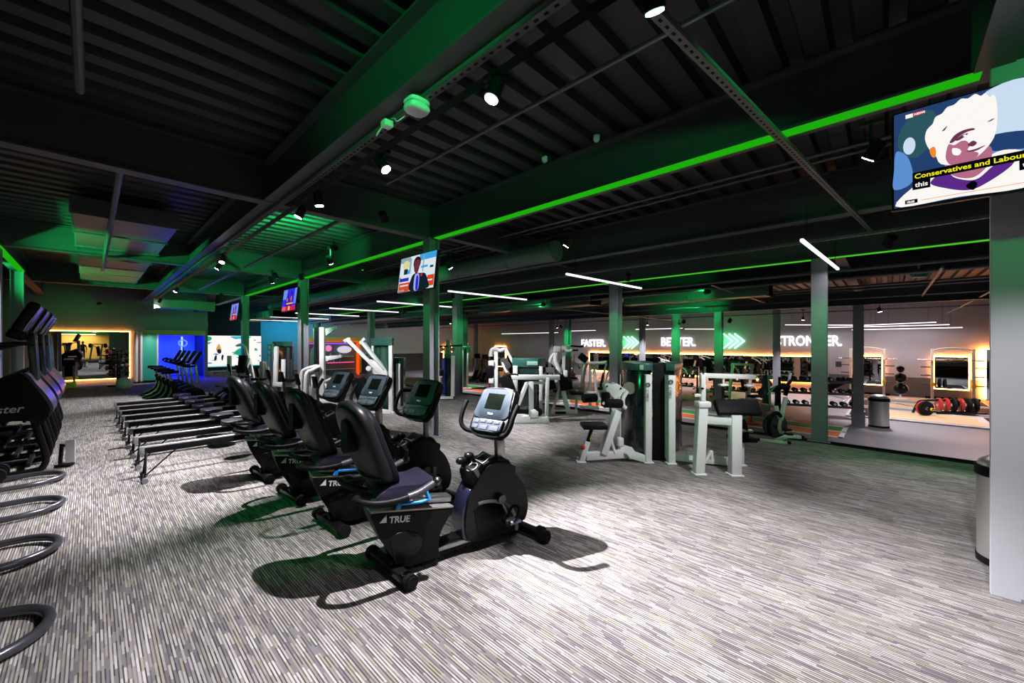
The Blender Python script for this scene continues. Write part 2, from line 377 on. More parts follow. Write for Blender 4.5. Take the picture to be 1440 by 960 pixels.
# ------------------------------------------------------------------ recumbent bikes
def xz_text(o=(0, 0, 0), rz=0, s=1, pitch=0):
    # text laid in the x-z plane facing -y
    return Matrix.Translation(Vector(o)) @ Matrix.Rotation(rad(rz), 4, 'Z') @ Matrix.Rotation(rad(pitch), 4, 'Y') @ Matrix.Rotation(rad(90), 4, 'X')
def make_recumbent():
    t = thing('recumbent_bike', '', 'exercise bike')
    def foot(x, hw, wheel):
        m = MB(); m.bar((0, -hw+.05, .055), (0, hw-.05, .055), .085, .062, bev=.02)
        f = m.build('foot_bar', GLOSS if not wheel else BLACK, t); f.location.x = x; f.rotation_euler.z = rad(11); x = 0
        for s in (-1, 1):
            MB().cyl((x, s*(hw-.07), .052), (x, s*hw, .052), .052, bev=.012).build('end_cap', RUBBER, f)
        if wheel:
            MB().cyl((x+.03, -hw+.08, .055), (x+.03, -hw+.13, .055), .05).cyl((x+.03, hw-.13, .055), (x+.03, hw-.08, .055), .05).build('transport_wheel', RUBBER, f)
        return f
    foot(0, .30, False); foot(1.13, .33, True)
    MB().bar((-.02, 0, .085), (1.10, 0, .085), .13, .075, bev=.012).build('base_beam', BLACK, t)
    MB().bar((.06, -.068, .10), (1.05, -.068, .10), .022, .03, bev=.008).bar((.06, .068, .10), (1.05, .068, .10), .022, .03, bev=.008).build('beam_trim', ALU, t)
    MB().box((.45, 0, .127), (.26, .11, .012), bev=.004).build('beam_cover', VINYL, t)
    # shield-shaped shroud under the seat rail
    o = [(-.16, .505), (.44, .405), (.425, .355)] + [(p.x, p.y) for p in cr([(.40, .33, 0), (.345, .25, 0), (.325, .15, 0), (.335, .06, 0)], 4)][1:] + [(.10, .06)] + [(p.x, p.y) for p in cr([(.06, .085, 0), (-.03, .19, 0), (-.105, .33, 0), (-.16, .47, 0)], 4)]
    sh = MB().prism(o, -.11, .11, bev=.018, seg=3).build('seat_shroud', BLACK, t, angle=50)
    MB().prism([(p[0], p[1]) for p in [(-.04, .30)] + [(.03+.17*math.cos(a), .22+.11*math.sin(a)) for a in [i*PI/12-PI*.55 for i in range(14)]]], -.116, .116, bev=.006).build('shroud_boss', GLOSS, sh, angle=50)
    MB().bar((-.165, 0, .512), (.445, 0, .410), .20, .014, bev=.004).build('shroud_lid', GREYP, sh)
    for y_ in (-.106, .106): MB().bar((-.165, y_, .512), (.445, y_, .410), .014, .014, bev=.004).build('shroud_trim', mat('tan_metal', (.42, .38, .30), .4, metal=.6), sh)
    for sgn in (-1, 1):
        m = MB(); M = xz_text((-.045, -.113, .412) if sgn < 0 else (.24, .113, .385), 0 if sgn < 0 else 180, pitch=9.5 if sgn < 0 else -9.5)
        m.text('TRUE', .062, M, ext=.0015, bold=.0016)
        lg = [(-.075, .43), (-.02, .42), (-.02, .475)]
        if sgn < 0: m.prism([(-.108, .428), (-.060, .420), (-.060, .474)], -.1145, -.112).prism([(-.100, .432), (-.073, .4275), (-.062, .428), (-.075, .4420)], -.1148, -.113)
        m.build('shroud_lettering', LABELW, sh, smooth=False)
    rl = MB().bar((-.12, 0, .545), (.46, 0, .447), .10, .045, bev=.008).build('seat_rail', ALU, t)
    MB().box((.02, 0, .56), (.28, .16, .07), rot=(0, 9.5, 0), bev=.01).build('seat_carriage', GREYP, t)
    for x in (-.05, .03, .12): MB().cyl((x, -.10, .545-.16*x), (x, -.078, .545-.16*x), .012).build('carriage_bolt', CHROME, t)
    MB().tube([(.02, -.13, .50), (.035, -.135, .535), (.17, -.16, .525), (.225, -.17, .54), (.205, -.17, .60)], .011).tube([(.02, -.13, .535), (-.0, -.13, .50)], .012).build('adjuster_lever', BLUEH, t)
    # seat and backrest
    so = cr([(-.14, .60, 0), (-.10, .655, 0), (.02, .67, 0), (.16, .655, 0), (.26, .675, 0), (.285, .645, 0), (.24, .60, 0), (.05, .59, 0)], 5, True)
    MB().prism([(p.x, p.y) for p in so], -.17, .17, bev=.045, seg=4).build('seat', SEATV, t, angle=70)
    def backpad(x0, th, hw0, hw1, z0, z1, name, m_, par):
        # rounded plate leaning back: stack of cross-sections
        mb = MB(); n = 22; S = []
        for i in range(n+1):
            u = i/n; z = z0+(z1-z0)*u; cx = x0 - .235*u - .02*math.sin(u*PI)
            k = (1-abs(2*u-1)**4.5)**.5 if 0 < u < 1 else 0.05
            hw = (hw0+(hw1-hw0)*u)*max(.12, k); tt = th*max(.25, k**.6)
            ring = []
            for j in range(20):
                a = 2*PI*j/20
                ring.append(mb.bm.verts.new((cx+tt*math.copysign(abs(math.cos(a))**.6, math.cos(a)), hw*math.copysign(abs(math.sin(a))**.6, math.sin(a)), z)))
            S.append(ring)
        for A, B in zip(S, S[1:]):
            for j in range(20): mb.bm.faces.new((A[j], A[(j+1) % 20], B[(j+1) % 20], B[j]))
        mb.bm.faces.new(S[0]); mb.bm.faces.new(S[-1])
        return mb.build(name, m_, par, angle=75)
    bk = backpad(.025, .055, .185, .165, .63, 1.22, 'backrest', VINYL, t)
    shl = backpad(-.045, .058, .215, .195, .65, 1.265, 'backrest_shell', mat('shell_black_plastic', (.008, .008, .009), .38, spec=.22), bk)
    MB().prism([(p.x, p.y) for p in cr([(-.035, .93, 0), (.035, .93, 0), (.042, 1.03, 0), (.035, 1.13, 0), (-.035, 1.13, 0), (-.042, 1.03, 0)], 4, True)], -.31, -.22, axis='x').build('grip_slot', RUBBER, shl)
    MB().tube([(-.125, -.15, .735), (-.15, 0, .72), (-.125, .15, .735)], .012, smooth=5).build('shell_crease', GLOSS, shl)
    bk.rotation_euler.z = rad(14); bk.location = (-.02, .03, 0)
    MB().bar((-.06, 0, .56), (-.10, 0, .80), .12, .05).build('backrest_post', BLACK, t)
    for s in (-1, 1):
        h_ = MB().tube([(-.13, s*.05, .60), (-.24, s*.12, .635), (-.285, s*.22, .655), (-.20, s*.295, .64), (-.06, s*.31, .632), (.10, s*.31, .655), (.215, s*.305, .70)], .021, smooth=5, seg=12).build('handle_bar', BLACK, t)
        MB().tube([(.02, s*.31, .642), (.10, s*.31, .656), (.20, s*.305, .695)], .0235, smooth=4, seg=12).build('handle_grip', mat('dark_grey_grip', (.05, .05, .058), .4), h_)
        MB().sphere((.225, s*.305, .703), .03).build('handle_end', DSTEEL, h_)
        MB().bar((.215, s*.29, .70), (.225, s*.27, .79), .022, .03, bev=.008).build('resistance_switch', BLACK, h_)
    # drive housing
    o = cr([(.58, .10, 0), (.553, .22, 0), (.565, .36, 0), (.60, .47, 0), (.66, .56, 0), (.74, .645, 0), (.82, .675, 0), (.965, .675, 0), (1.0, .58, 0), (1.09, .47, 0), (1.145, .33, 0), (1.145, .20, 0), (1.08, .10, 0), (.98, .085, 0), (.75, .085, 0)], 4, True)
    dh = MB().prism([(p.x, p.y) for p in o], -.105, .105, bev=.03, seg=4).build('drive_housing', GLOSS, t, angle=60)
    MB().prism([(.62, .345), (.655, .16), (.70, .11), (.95, .11)] + [(.73+.275*math.cos(a), .12+.25*math.sin(a)) for a in [i*PI/20 for i in range(0, 11)]], -.112, .112, bev=.008).build('belly_cover', BLACK, dh, angle=50)
    arc = [(.70+.33*math.cos(a), -.112, .12+.265*math.sin(a)) for a in [i*PI/24 for i in range(-1, 14)]]
    for s in (-1, 1): MB().tube([(x, s*.112, z) for x, _, z in arc], .014, seg=8).build('cover_trim', GREYP, dh)
    MB().tube([(.625, -.08, .45), (.70, -.09, .50), (.77, -.088, .57), (.815, -.075, .655)], .007, smooth=5).build('accent_line', CHROME, dh)
    fr = [(p.x, p.y) for p in cr([(.545, .12, 0), (.53, .25, 0), (.55, .38, 0), (.60, .49, 0), (.655, .47, 0), (.61, .36, 0), (.60, .22, 0), (.61, .10, 0)], 4, True)]
    MB().prism(fr, -.085, .085, bev=.03, seg=4).build('fairing', mat('violet_gloss_plastic', (.014, .016, .04), .25, coat=.3), dh, angle=60)
    # bottle and phone tray in front of the mast
    tr = MB().prism([(p.x, p.y) for p in cr([(.62, .52, 0), (.60, .60, 0), (.615, .655, 0), (.70, .66, 0), (.80, .70, 0), (.87, .70, 0), (.88, .62, 0), (.74, .50, 0)], 4, True)], -.09, .09, bev=.02, seg=3).build('bottle_tray', BLACK, t, angle=60)
    for y in (-.045, .05):
        M = Matrix.Translation((.665, y, .615)) @ Matrix.Rotation(rad(-28), 4, 'Y')
        MB().lathe([(.046, -.06), (.05, .05), (.044, .052), (.040, -.05)], m=M, seg=20).build('bottle_holder', GREYP, tr)
    M = Matrix.Translation((.775, 0, .685)) @ Matrix.Rotation(rad(-24), 4, 'Y')
    MB().tube([M @ Vector(p) for p in ((-.05, -.075, .02), (.05, -.075, .02), (.05, .075, .02), (-.05, .075, .02))], .006, closed=True).build('phone_pocket', GREYP, tr)
    MB().sphere((.60, .06, .69), .04, (1.2, 1, .8)).sphere((.68, .075, .71), .045, (1, 1, .8)).build('tray_knob', GLOSS, tr)
    # cranks and pedals
    for s, q in ((-1, 1), (1, -1)):
        c = MB().bar((.86, s*.135, .385), (.86+q*.055, s*.15, .385-q*.16), .035, .02, bev=.008).cyl((.86, s*.10, .385), (.86, s*.155, .385), .035).build('crank', DSTEEL, t)
        px, pz = .86+q*.055, .385-q*.16
        p = MB().box((px, s*.215, pz), (.11, .10, .022), bev=.006).build('pedal', SLATE, c)
        MB().tube([(px-.02, s*.165, pz+.01), (px+.03, s*.165, pz+.085), (px+.05, s*.215, pz+.10), (px+.03, s*.265, pz+.085), (px-.02, s*.265, pz+.01)], .012, smooth=4).box((px-.06, s*.215, pz+.005), (.03, .10, .05), bev=.01).build('toe_strap', RUBBER, p)
    # mast and console
    MB().bar((.935, 0, .64), (.925, 0, .90), .078, .058, bev=.012).build('console_mast', ALU, t)
    M = Matrix.Translation((.885, 0, 1.055)) @ Matrix.Rotation(rad(21), 4, 'Z') @ Matrix.Rotation(rad(31), 4, 'Y')
    # console frame: local x = out of the back, y across, z up
    R = lambda x, y, z: M @ Vector((x, y, z))
    def face(pts, x0, x1, name, m_, par, bev=.01, n=4):
        mb = MB(); mb.prism([(p.x, p.y) for p in cr([(a, b, 0) for a, b in pts], n, True)] if n else pts, x0, x1, axis='x', bev=bev, seg=3)
        bmesh.ops.transform(mb.bm, matrix=M, verts=mb.bm.verts[:]); return mb.build(name, m_, par, angle=60)
    bodyp = [(-.14, -.205), (-.175, -.16), (-.178, .0), (-.172, .16), (-.160, .203), (-.11, .214), (0, .219), (.11, .214), (.160, .203), (.172, .16), (.178, 0), (.175, -.16), (.14, -.205), (.06, -.215), (0, -.217), (-.06, -.215)]
    cb = face(bodyp, -.045, .035, 'console', GLOSS, t, .022)
    face([(-.155, -.06), (-.158, .08), (-.154, .17), (-.13, .192), (0, .198), (.13, .192), (.154, .17), (.158, .08), (.155, -.06)], -.055, -.04, 'console_face', mat('slate_console', (.045, .062, .082), .5, spec=.2), cb, .006)
    face([(-.085, .015), (.085, .015), (.085, .155), (-.085, .155)], -.0585, -.054, 'console_screen', SCREEN, cb, .002, n=0)
    face([(-.155, -.075), (.155, -.075), (.15, -.16), (.09, -.185), (-.09, -.185), (-.15, -.16)], -.066, -.04, 'keypad', mat('dark_keypad', (.07, .08, .11), .35), cb, .01, n=0)
    for a, b, w_, h_ in ((-.10, -.10, .055, .022), (-.03, -.10, .055, .022), (.04, -.10, .055, .022), (.105, -.105, .05, .03), (-.085, -.15, .085, .04), (.02, -.15, .08, .036), (.105, -.15, .05, .03)):
        face([(a-w_/2, b-h_/2), (a+w_/2, b-h_/2), (a+w_/2, b+h_/2), (a-w_/2, b+h_/2)], -.071, -.064, 'key', mat('grey_key', (.095, .105, .13), .5, spec=.2), cb, .003, n=0)
    MT = M @ Matrix.Translation((-.0595, 0, 0)) @ Matrix.Rotation(rad(-90), 4, 'Z') @ Matrix.Rotation(rad(90), 4, 'X')
    MB().text('TRUE', .022, MT @ Matrix.Translation((-.03, -.035, 0)), ext=.001, bold=.0006).build('console_lettering', LABELW, cb, smooth=False)
    mb = MB().cyl((.90, 0, .86), (.90, 0, .93), .055, .085, seg=20); mb.build('console_neck', BLACK, cb)
    for s in (-1, 1):
        MB().tube([R(.0, s*.10, -.18), R(-.05, s*.20, -.185), R(-.085, s*.25, -.14), R(-.10, s*.262, -.04), R(-.09, s*.265, .055)], .019, smooth=5, seg=12).build('pulse_grip', RUBBER, cb)
    return t
rb = make_recumbent()
GR = 'recumbent bikes in a row facing the televisions'
for i, (x, y, r, lab) in enumerate(((1.47, 2.59, -12, 'black recumbent bike nearest the camera, its whole side and white word TRUE in view'),
                           (1.47, 3.62, -10, 'black recumbent bike second from the camera, directly behind the nearest one'),
                           (1.45, 4.58, -9, 'black recumbent bike third from the camera in the row of four'),
                           (1.43, 5.54, -8, 'black recumbent bike farthest from the camera, next to the nearest rowing machine'))):
    o = rb if i == 0 else copy_tree(rb)
    o.location = (x, y, 0); o.rotation_euler = (0, 0, rad(r)); o['label'] = lab; o['group'] = GR

# ------------------------------------------------------------------ rowing machines
def make_rower():
    t = thing('rowing_machine', '', 'rowing machine')
    MB().bar((0, 0, .345), (1.62, 0, .345), .055, .07, bev=.006).build('rail', BLACK, t)
    MB().bar((0, 0, .388), (1.55, 0, .395), .055, .016, bev=.003).build('rail_track', mat('satin_rail', (.72, .72, .74), .38, metal=.75), t)
    lg = MB().bar((.02, -.02, .33), (-.0, -.17, .03), .018, bev=.004).bar((.02, .02, .33), (0, .17, .03), .018, bev=.004).bar((.30, 0, .32), (.02, 0, .05), .016, bev=.003).bar((0, -.2, .025), (0, .2, .025), .035, bev=.008).build('leg', BLACK, t)
    MB().cyl((0, -.22, .03), (0, -.16, .03), .03).cyl((0, .16, .03), (0, .22, .03), .03).build('foot_pad', GREYP, lg)
    MB().box((-.02, 0, .355), (.05, .07, .09), bev=.01).build('rail_end', GREYP, t)
    s = MB().prism([(p.x, p.y) for p in cr([(.93, -.15, 0), (.93, .15, 0), (1.08, .17, 0), (1.2, .12, 0), (1.22, 0, 0), (1.2, -.12, 0), (1.08, -.17, 0)], 4, True)], .425, .475, axis='z', bev=.02, seg=3).build('seat', SEATV, t, angle=60)
    MB().box((1.07, 0, .405), (.2, .12, .05), bev=.01).build('seat_carriage', BLACK, s)
    # front frame, footrests, flywheel
    MB().bar((1.58, 0, .33), (2.05, 0, .30), .07, .09).bar((2.02, 0, .30), (2.30, 0, .10), .06, .08).bar((2.3, -.3, .04), (2.3, .3, .04), .05, bev=.012).build('frame', DSTEEL, t)
    for y in (-.14, .14):
        f = MB().bar((1.55, y, .30), (1.74, y, .50), .13, .02, bev=.006).build('footrest', GREYP, t)
        MB().tube([(1.60, y-.07, .37), (1.60, y-.03, .44), (1.60, y+.03, .44), (1.60, y+.07, .37)], .012, smooth=3).build('foot_strap', RUBBER, f)
    fw = MB().lathe([(.06, -.08), (.24, -.08), (.265, -.05), (.265, .05), (.24, .08), (.06, .08)], m=Matrix.Translation((2.15, 0, .42)) @ Matrix.Rotation(rad(90), 4, 'X'), seg=36).build('flywheel_housing', BLACK, t)
    MB().lathe([(.075, -.088), (.20, -.09), (.21, -.082)], m=Matrix.Translation((2.15, 0, .42)) @ Matrix.Rotation(rad(90), 4, 'X'), seg=30).build('air_damper', GREYP, fw)
    MB().bar((1.66, 0, .36), (1.98, 0, .56), .05, .05, bev=.012).cyl((1.72, -.16, .60), (1.72, .16, .60), .018).tube([(1.72, 0, .60), (1.98, 0, .54)], .006).build('handle', RUBBER, t)
    a = MB().bar((2.02, 0, .62), (1.98, 0, 1.0), .035, .03, bev=.008).build('monitor_arm', DSTEEL, t)
    MB().box((1.96, 0, 1.03), (.04, .15, .19), rot=(0, -12, 0), bev=.012).build('monitor', BLACK, a)
    return t
rw = make_rower()
order = ['nearest to the camera', 'second nearest the camera', 'third from the camera', 'fourth from the camera', 'fifth from the camera', 'sixth from the camera', 'seventh from the camera, second from the far end', 'at the far end of the row']
for i in range(8):
    o = rw if i == 0 else copy_tree(rw)
    o.location = (.44-.01*i, 6.52+.755*i, 0); o.rotation_euler = (0, 0, rad(-1.0))
    o['label'] = 'black rowing machine with bright rail, '+order[i]; o['group'] = 'rowing machines side by side'

# ------------------------------------------------------------------ upright bikes beyond the rowers
def make_upright():
    t = thing('upright_bike', '', 'exercise bike')
    MB().bar((.0, -.27, .04), (.0, .27, .04), .06, bev=.015).bar((1.05, -.27, .04), (1.05, .27, .04), .06, bev=.015).bar((0, 0, .06), (1.05, 0, .06), .09, .05).build('base', BLACK, t)
    o = cr([(.05, .06, 0), (.22, .16, 0), (.32, .30, 0), (.36, .48, 0), (.30, .62, 0), (.36, .66, 0), (.46, .62, 0), (.50, .40, 0), (.62, .42, 0), (.80, .46, 0), (.98, .40, 0), (1.05, .22, 0), (.98, .08, 0)], 4, True)
    b = MB().prism([(p.x, p.y) for p in o], -.08, .08, bev=.02, seg=3).build('body', GLOSS, t, angle=60)
    MB().tube([(.04, -.084, .09), (.2, -.086, .18), (.3, -.086, .32), (.335, -.086, .5)], .012, smooth=5).build('green_lit_tube', GREENLITP, b)  # green light on the fairing, put into the tube's colour
    MB().cyl((.36, 0, .6), (.31, 0, .86), .028).build('seat_post', CHROME, t)
    MB().prism([(p.x, p.y) for p in cr([(.16, -.12, 0), (.16, .12, 0), (.30, .11, 0), (.48, .03, 0), (.50, 0, 0), (.48, -.03, 0), (.30, -.11, 0)], 4, True)], .85, .92, axis='z', bev=.025, seg=3).build('saddle', VINYL, t, angle=60)
    MB().bar((.90, 0, .40), (.84, 0, 1.06), .06, .05, bev=.012).build('mast', ALU, t)
    hb = MB().tube([(.62, -.24, 1.16), (.50, -.25, 1.10), (.62, -.22, 1.02), (.80, -.1, 1.02), (.84, 0, 1.04), (.80, .1, 1.02), (.62, .22, 1.02), (.50, .25, 1.10), (.62, .24, 1.16)], .018, smooth=4).build('handlebar', BLACK, t)
    M = Matrix.Translation((.86, 0, 1.24)) @ Matrix.Rotation(rad(28), 4, 'Y')
    mb = MB().box((0, 0, 0), (.07, .34, .38), bev=.025, seg=3); bmesh.ops.transform(mb.bm, matrix=M, verts=mb.bm.verts[:])
    c = mb.build('console', GLOSS, t)
    mb = MB().box((-.037, 0, .05), (.006, .26, .2)); bmesh.ops.transform(mb.bm, matrix=M, verts=mb.bm.verts[:]); mb.build('console_screen', SCREEN, c, smooth=False)
    for s, q in ((-1, 1), (1, -1)):
        k = MB().bar((.62, s*.10, .32), (.62+q*.1, s*.12, .32-q*.12), .03, .018).build('crank', DSTEEL, t)
        MB().box((.62+q*.1, s*.18, .32-q*.12), (.1, .09, .025), bev=.006).build('pedal', BLACK, k)
    return t
up = make_upright()
lab = ['nearest to the rowing machines', 'second from the rowing machines', 'in the middle of the row of five', 'fourth from the rowing machines', 'farthest, close to the blue doorway wall']
for i in range(5):
    o = up if i == 0 else copy_tree(up)
    o.location = (1.08, 13.5+.85*i, 0); o.rotation_euler = (0, 0, rad(-3)); o['label'] = 'black upright exercise bike with tilted console, '+lab[i]; o['group'] = 'upright bikes in a row before the blue doorway'

# ------------------------------------------------------------------ stair climbers at the left
def make_climber():
    t = thing('stair_climber', '', 'stair climber')
    # side covers: user faces +x; the front end is at x=0, the steps trail towards -x
    o = cr([(-.62, .62, 0), (-.16, .70, 0), (-.05, .62, 0), (.0, .66, 0), (.05, .78, 0), (.01, .92, 0), (-.10, 1.14, 0), (-.17, 1.26, 0), (-.24, 1.26, 0), (-.62, 1.06, 0), (-1.10, .72, 0), (-1.35, .45, 0), (-1.30, .36, 0), (-1.0, .42, 0)], 4, True)
    for s in (-1, 1):
        c = MB().prism([(p.x, p.y) for p in o], s*.36-.045, s*.36+.045, bev=.015, seg=3).build('cover', BLACK, t, angle=50)
        if s < 0:
            M = xz_text((-.77, -.4065, .80), 0); MB().text('StairMaster', .128, M, ext=.001, bold=.002, shear=.25).build('cover_lettering', LABELW, c, smooth=False)
    MB().prism([(p.x, p.y) for p in cr([(.03, .70, 0), (.075, .80, 0), (.03, .96, 0), (-.07, 1.14, 0), (-.13, 1.26, 0), (-.17, 1.24, 0), (-.05, .95, 0), (-.0, .72, 0)], 4, True)], -.40, .40, bev=.02, seg=3).build('nose_cover', mat('violet_black_plastic', (.035, .03, .06), .3, coat=.3), t, angle=60)
    fr = []
    for s in (-1, 1):
        MB().tube([(-.10, s*.34, .72), (-.04, s*.34, .45), (.005, s*.34, .22), (-.01, s*.34, .09), (-.10, s*.34, .045), (-.5, s*.34, .04), (-1.35, s*.34, .04)], .035, smooth=5, seg=12).build('base_frame', GLOSS, t)
    m = MB()
    for k in range(4): m.bar((-.14-.1*k, -.33, .12+.13*k), (-.14-.1*k, .33, .12+.13*k), .04, .05)
    m.build('cross_bar', BLACK, t)
    for k in range(6):
        x, z = -.30-.17*k, 1.02-.17*k
        MB().box((x-.08, 0, z), (.22, .60, .035), bev=.006).box((x-.18, 0, z-.08), (.02, .60, .15)).build('step', DSTEEL, t)
    # front post, console, handrails
    for s in (-1, 1):
        MB().bar((-.10, s*.10, 1.15), (-.13, s*.10, 1.78), .075, .06, bev=.02).build('post', mat('teal_black_plastic', (.02, .045, .05), .25, coat=.4), t)
        MB().tube([(-.10, s*.28, 1.62), (-.25, s*.36, 1.64), (-.6, s*.40, 1.58), (-1.1, s*.40, 1.35), (-1.25, s*.40, 1.1), (-1.1, s*.40, .8)], .022, smooth=5).build('handrail', RUBBER, t)
    M = Matrix.Translation((-.16, 0, 1.98)) @ Matrix.Rotation(rad(24), 4, 'Y')
    mb = MB().box((0, 0, 0), (.11, .56, .40), bev=.04, seg=4).box((.02, 0, -.24), (.16, .50, .12), bev=.03, seg=3)
    bmesh.ops.transform(mb.bm, matrix=M, verts=mb.bm.verts[:]); c = mb.build('console', GLOSS, t, angle=50)
    mb = MB().box((-.057, 0, .04), (.006, .42, .24)); bmesh.ops.transform(mb.bm, matrix=M, verts=mb.bm.verts[:]); mb.build('console_screen', SCREEN, c, smooth=False)
    for y_ in (-.27, .27):
        mb = MB().bar((.058, y_, .17), (.058, y_, -.18), .012, bev=.003); bmesh.ops.transform(mb.bm, matrix=M, verts=mb.bm.verts[:]); mb.build('console_trim', CHROME, c)
    return t
sc_ = make_climber()
for i, (x, y, lab) in enumerate(((-.40, 8.12, 'black stair climber nearest the camera at the left edge, its side lettering in view'), (-.40, 9.30, 'black stair climber second from the camera, behind the lettered one'), (-.40, 10.48, 'black stair climber third from the camera along the left edge'), (-.42, 11.66, 'black stair climber farthest from the camera along the left edge'))):
    o = sc_ if i == 0 else copy_tree(sc_)
    o.location = (x, y, 0); o['label'] = lab; o['group'] = 'stair climbers along the left edge'

# ------------------------------------------------------------------ cross trainers whose base hoops reach into view
def make_trainer():
    t = thing('cross_trainer', '', 'cross trainer')
    mb = MB(); P = []
    for a in [i*PI/14-PI/2 for i in range(15)]: P.append((-.28+.28*math.cos(a), .275*math.sin(a), .045))
    P = [(-1.5, -.275, .045), (-.9, -.275, .045)] + P + [(-.9, .275, .045), (-1.5, .275, .045)]
    mb.tube(P, .028, seg=12).build('base_hoop', mat('hoop_grey_metal', (.10, .10, .12), .3, metal=.7), t)
    MB().bar((-1.5, -.275, .045), (-1.5, .275, .045), .07, .08, bev=.02).bar((-.62, -.275, .05), (-.62, .275, .05), .05, .05).build('cross_tie', BLACK, t)
    for s in (-1, 1):
        a = MB().bar((-.50, s*.14, .17), (-.98, s*.16, .78), .06, .10, bev=.02).build('swing_arm', mat('arm_grey_plastic', (.10, .10, .13), .3, coat=.3), t)
        MB().cyl((-.50, s*.14-.05, .17), (-.50, s*.14+.05, .17), .085, bev=.02, seg=24).build('pivot_drum', GLOSS, a)
        MB().box((-1.15, s*.16, .35), (.42, .16, .05), rot=(0, 8, 0), bev=.02).build('foot_plate', RUBBER, t)
        MB().tube([(-1.0, s*.2, .5), (-.95, s*.3, 1.0), (-1.0, s*.3, 1.5), (-1.1, s*.27, 1.62)], .02, smooth=5).build('moving_handle', BLACK, t)
    MB().prism([(p.x, p.y) for p in cr([(-.60, .07, 0), (-.62, .32, 0), (-.80, .55, 0), (-1.0, .62, 0), (-1.25, .5, 0), (-1.4, .25, 0), (-1.4, .07, 0)], 4, True)], -.11, .11, bev=.03, seg=3).build('drive_housing', BLACK, t, angle=60)
    MB().bar((-.95, 0, .55), (-.86, 0, 1.4), .08, .06, bev=.02).build('mast', DSTEEL, t)
    M = Matrix.Translation((-.84, 0, 1.5)) @ Matrix.Rotation(rad(24), 4, 'Y')
    mb = MB().box((0, 0, 0), (.08, .4, .34), bev=.03, seg=3); bmesh.ops.transform(mb.bm, matrix=M, verts=mb.bm.verts[:]); mb.build('console', GLOSS, t)
    return t
ct = make_trainer()
for i, (x, y, lab) in enumerate(((-.165, 3.56, 'nearest cross trainer, only its grey base hoop in the lower left corner showing'), (-.18, 4.87, 'cross trainer second from the camera at the left edge, grey base hoop in view'), (-.20, 6.10, 'cross trainer third from the camera at the left edge, black pivot drum behind its hoop'), (-.23, 7.30, 'cross trainer farthest of the left edge four, right in front of the lettered stair climber'))):
    o = ct if i == 0 else copy_tree(ct)
    o.location = (x, y, 0); o['label'] = lab; o['group'] = 'cross trainers along the left edge'
# ------------------------------------------------------------------ services under the roof
def run(name, pts, r, m, label, cat, group=None, smooth=0, seg=8):
    return tag(MB().tube(pts, r, smooth=smooth, seg=seg).build(name, m), label, cat, group)
def tray(a, b, label, w=.055):
    # perforated cable tray: two flanges, a web with slots cut as dark insets
    a, b = Vector(a), Vector(b); d = (b-a).normalized(); sd = Z3.cross(d).normalized(); mb = MB()
    mb.bar(a, b, w, .006, bev=0).bar(a+sd*w/2+Z3*.02, b+sd*w/2+Z3*.014, .004, .028, bev=0).bar(a-sd*w/2+Z3*.02, b-sd*w/2+Z3*.014, .004, .028, bev=0)
    n = int((b-a).length/.07); mb.mi = 1
    for i in range(n):
        p = a+d*(.03+.07*i)-Z3*.0035
        mb.bar(p-d*.014, p+d*.014, w*.3, .002, bev=0)
    return tag(mb.build('ceiling_cable_tray', [CONDUIT, RUBBER], smooth=False), label, 'cable tray')
tr_ = tray((1.66, -2, 3.40), (1.66, 22.5, 3.40), 'long perforated cable tray running beside the middle beam')
m = MB()
for y in (4.2, 5.2, 6.8, 8.2, 9.6, 11.2, 13, 15, 17): m.cyl((1.66, y, 3.41), (1.66, y, 3.98), .005, seg=6)
m.build('hanger_rod', CONDUIT, tr_)
tray((1.95, .88, 3.34), (9.9, 0, 3.34), 'perforated cable tray crossing under the green lit beam beside the pillar')
tray((7.42, -6, 3.15), (7.42, 22, 3.15), 'pale cable tray between the dark beam and the thin green line', .07)
run('ceiling_conduit', [(2.56, -1, 3.65), (2.56, 4.6, 3.65)], .018, CONDUIT, 'thin conduit pipe crossing the ribs right of the white spotlights', 'pipe', 'conduit pipes')
run('ceiling_conduit', [(2.6, 5.95, 3.5), (2.6, 11.5, 3.5)], .03, CONDUIT, 'green lit pipe between the second cross beams', 'pipe', 'conduit pipes')
run('ceiling_conduit', [(2.6, 12.2, 3.5), (2.6, 17.5, 3.5)], .03, CONDUIT, 'farther green lit pipe over the rowing machines', 'pipe', 'conduit pipes')
run('ceiling_pipe', [(-.06, .6, 3.62), (-.06, 4.3, 3.62), (-.06, 4.42, 3.66), (-.06, 4.45, 3.9)], .028, CONDUIT, 'green lit pipe ending with a bend in the upper left corner', 'pipe', smooth=3)
run('ceiling_pipe', [(.22, 6.1, 3.55), (.22, 9.9, 3.55), (.2, 10.2, 3.42), (.2, 14, 3.42)], .035, CONDUIT, 'grey pipe with a kink over the stair climbers', 'pipe')
for i, (x, z, r) in enumerate(((5.6, 3.75, .02), (6.0, 3.82, .02), (9.1, 2.92, .03), (9.7, 2.86, .022), (10.4, 2.95, .04), (11.2, 2.85, .022), (12.3, 2.9, .03), (13.6, 2.8, .022), (16.5, 2.9, .04), (18, 2.75, .022))):
    run('ceiling_pipe', [(x, -8, z), (x, 27, z)], r, CONDUIT, 'service pipe along the roof, %s from the television columns' % ('first', 'second', 'third', 'fourth', 'fifth', 'sixth', 'seventh', 'eighth', 'ninth', 'farthest')[i], 'pipe', 'service pipes over the %s' % ('carpet' if i < 2 else 'free weights'))
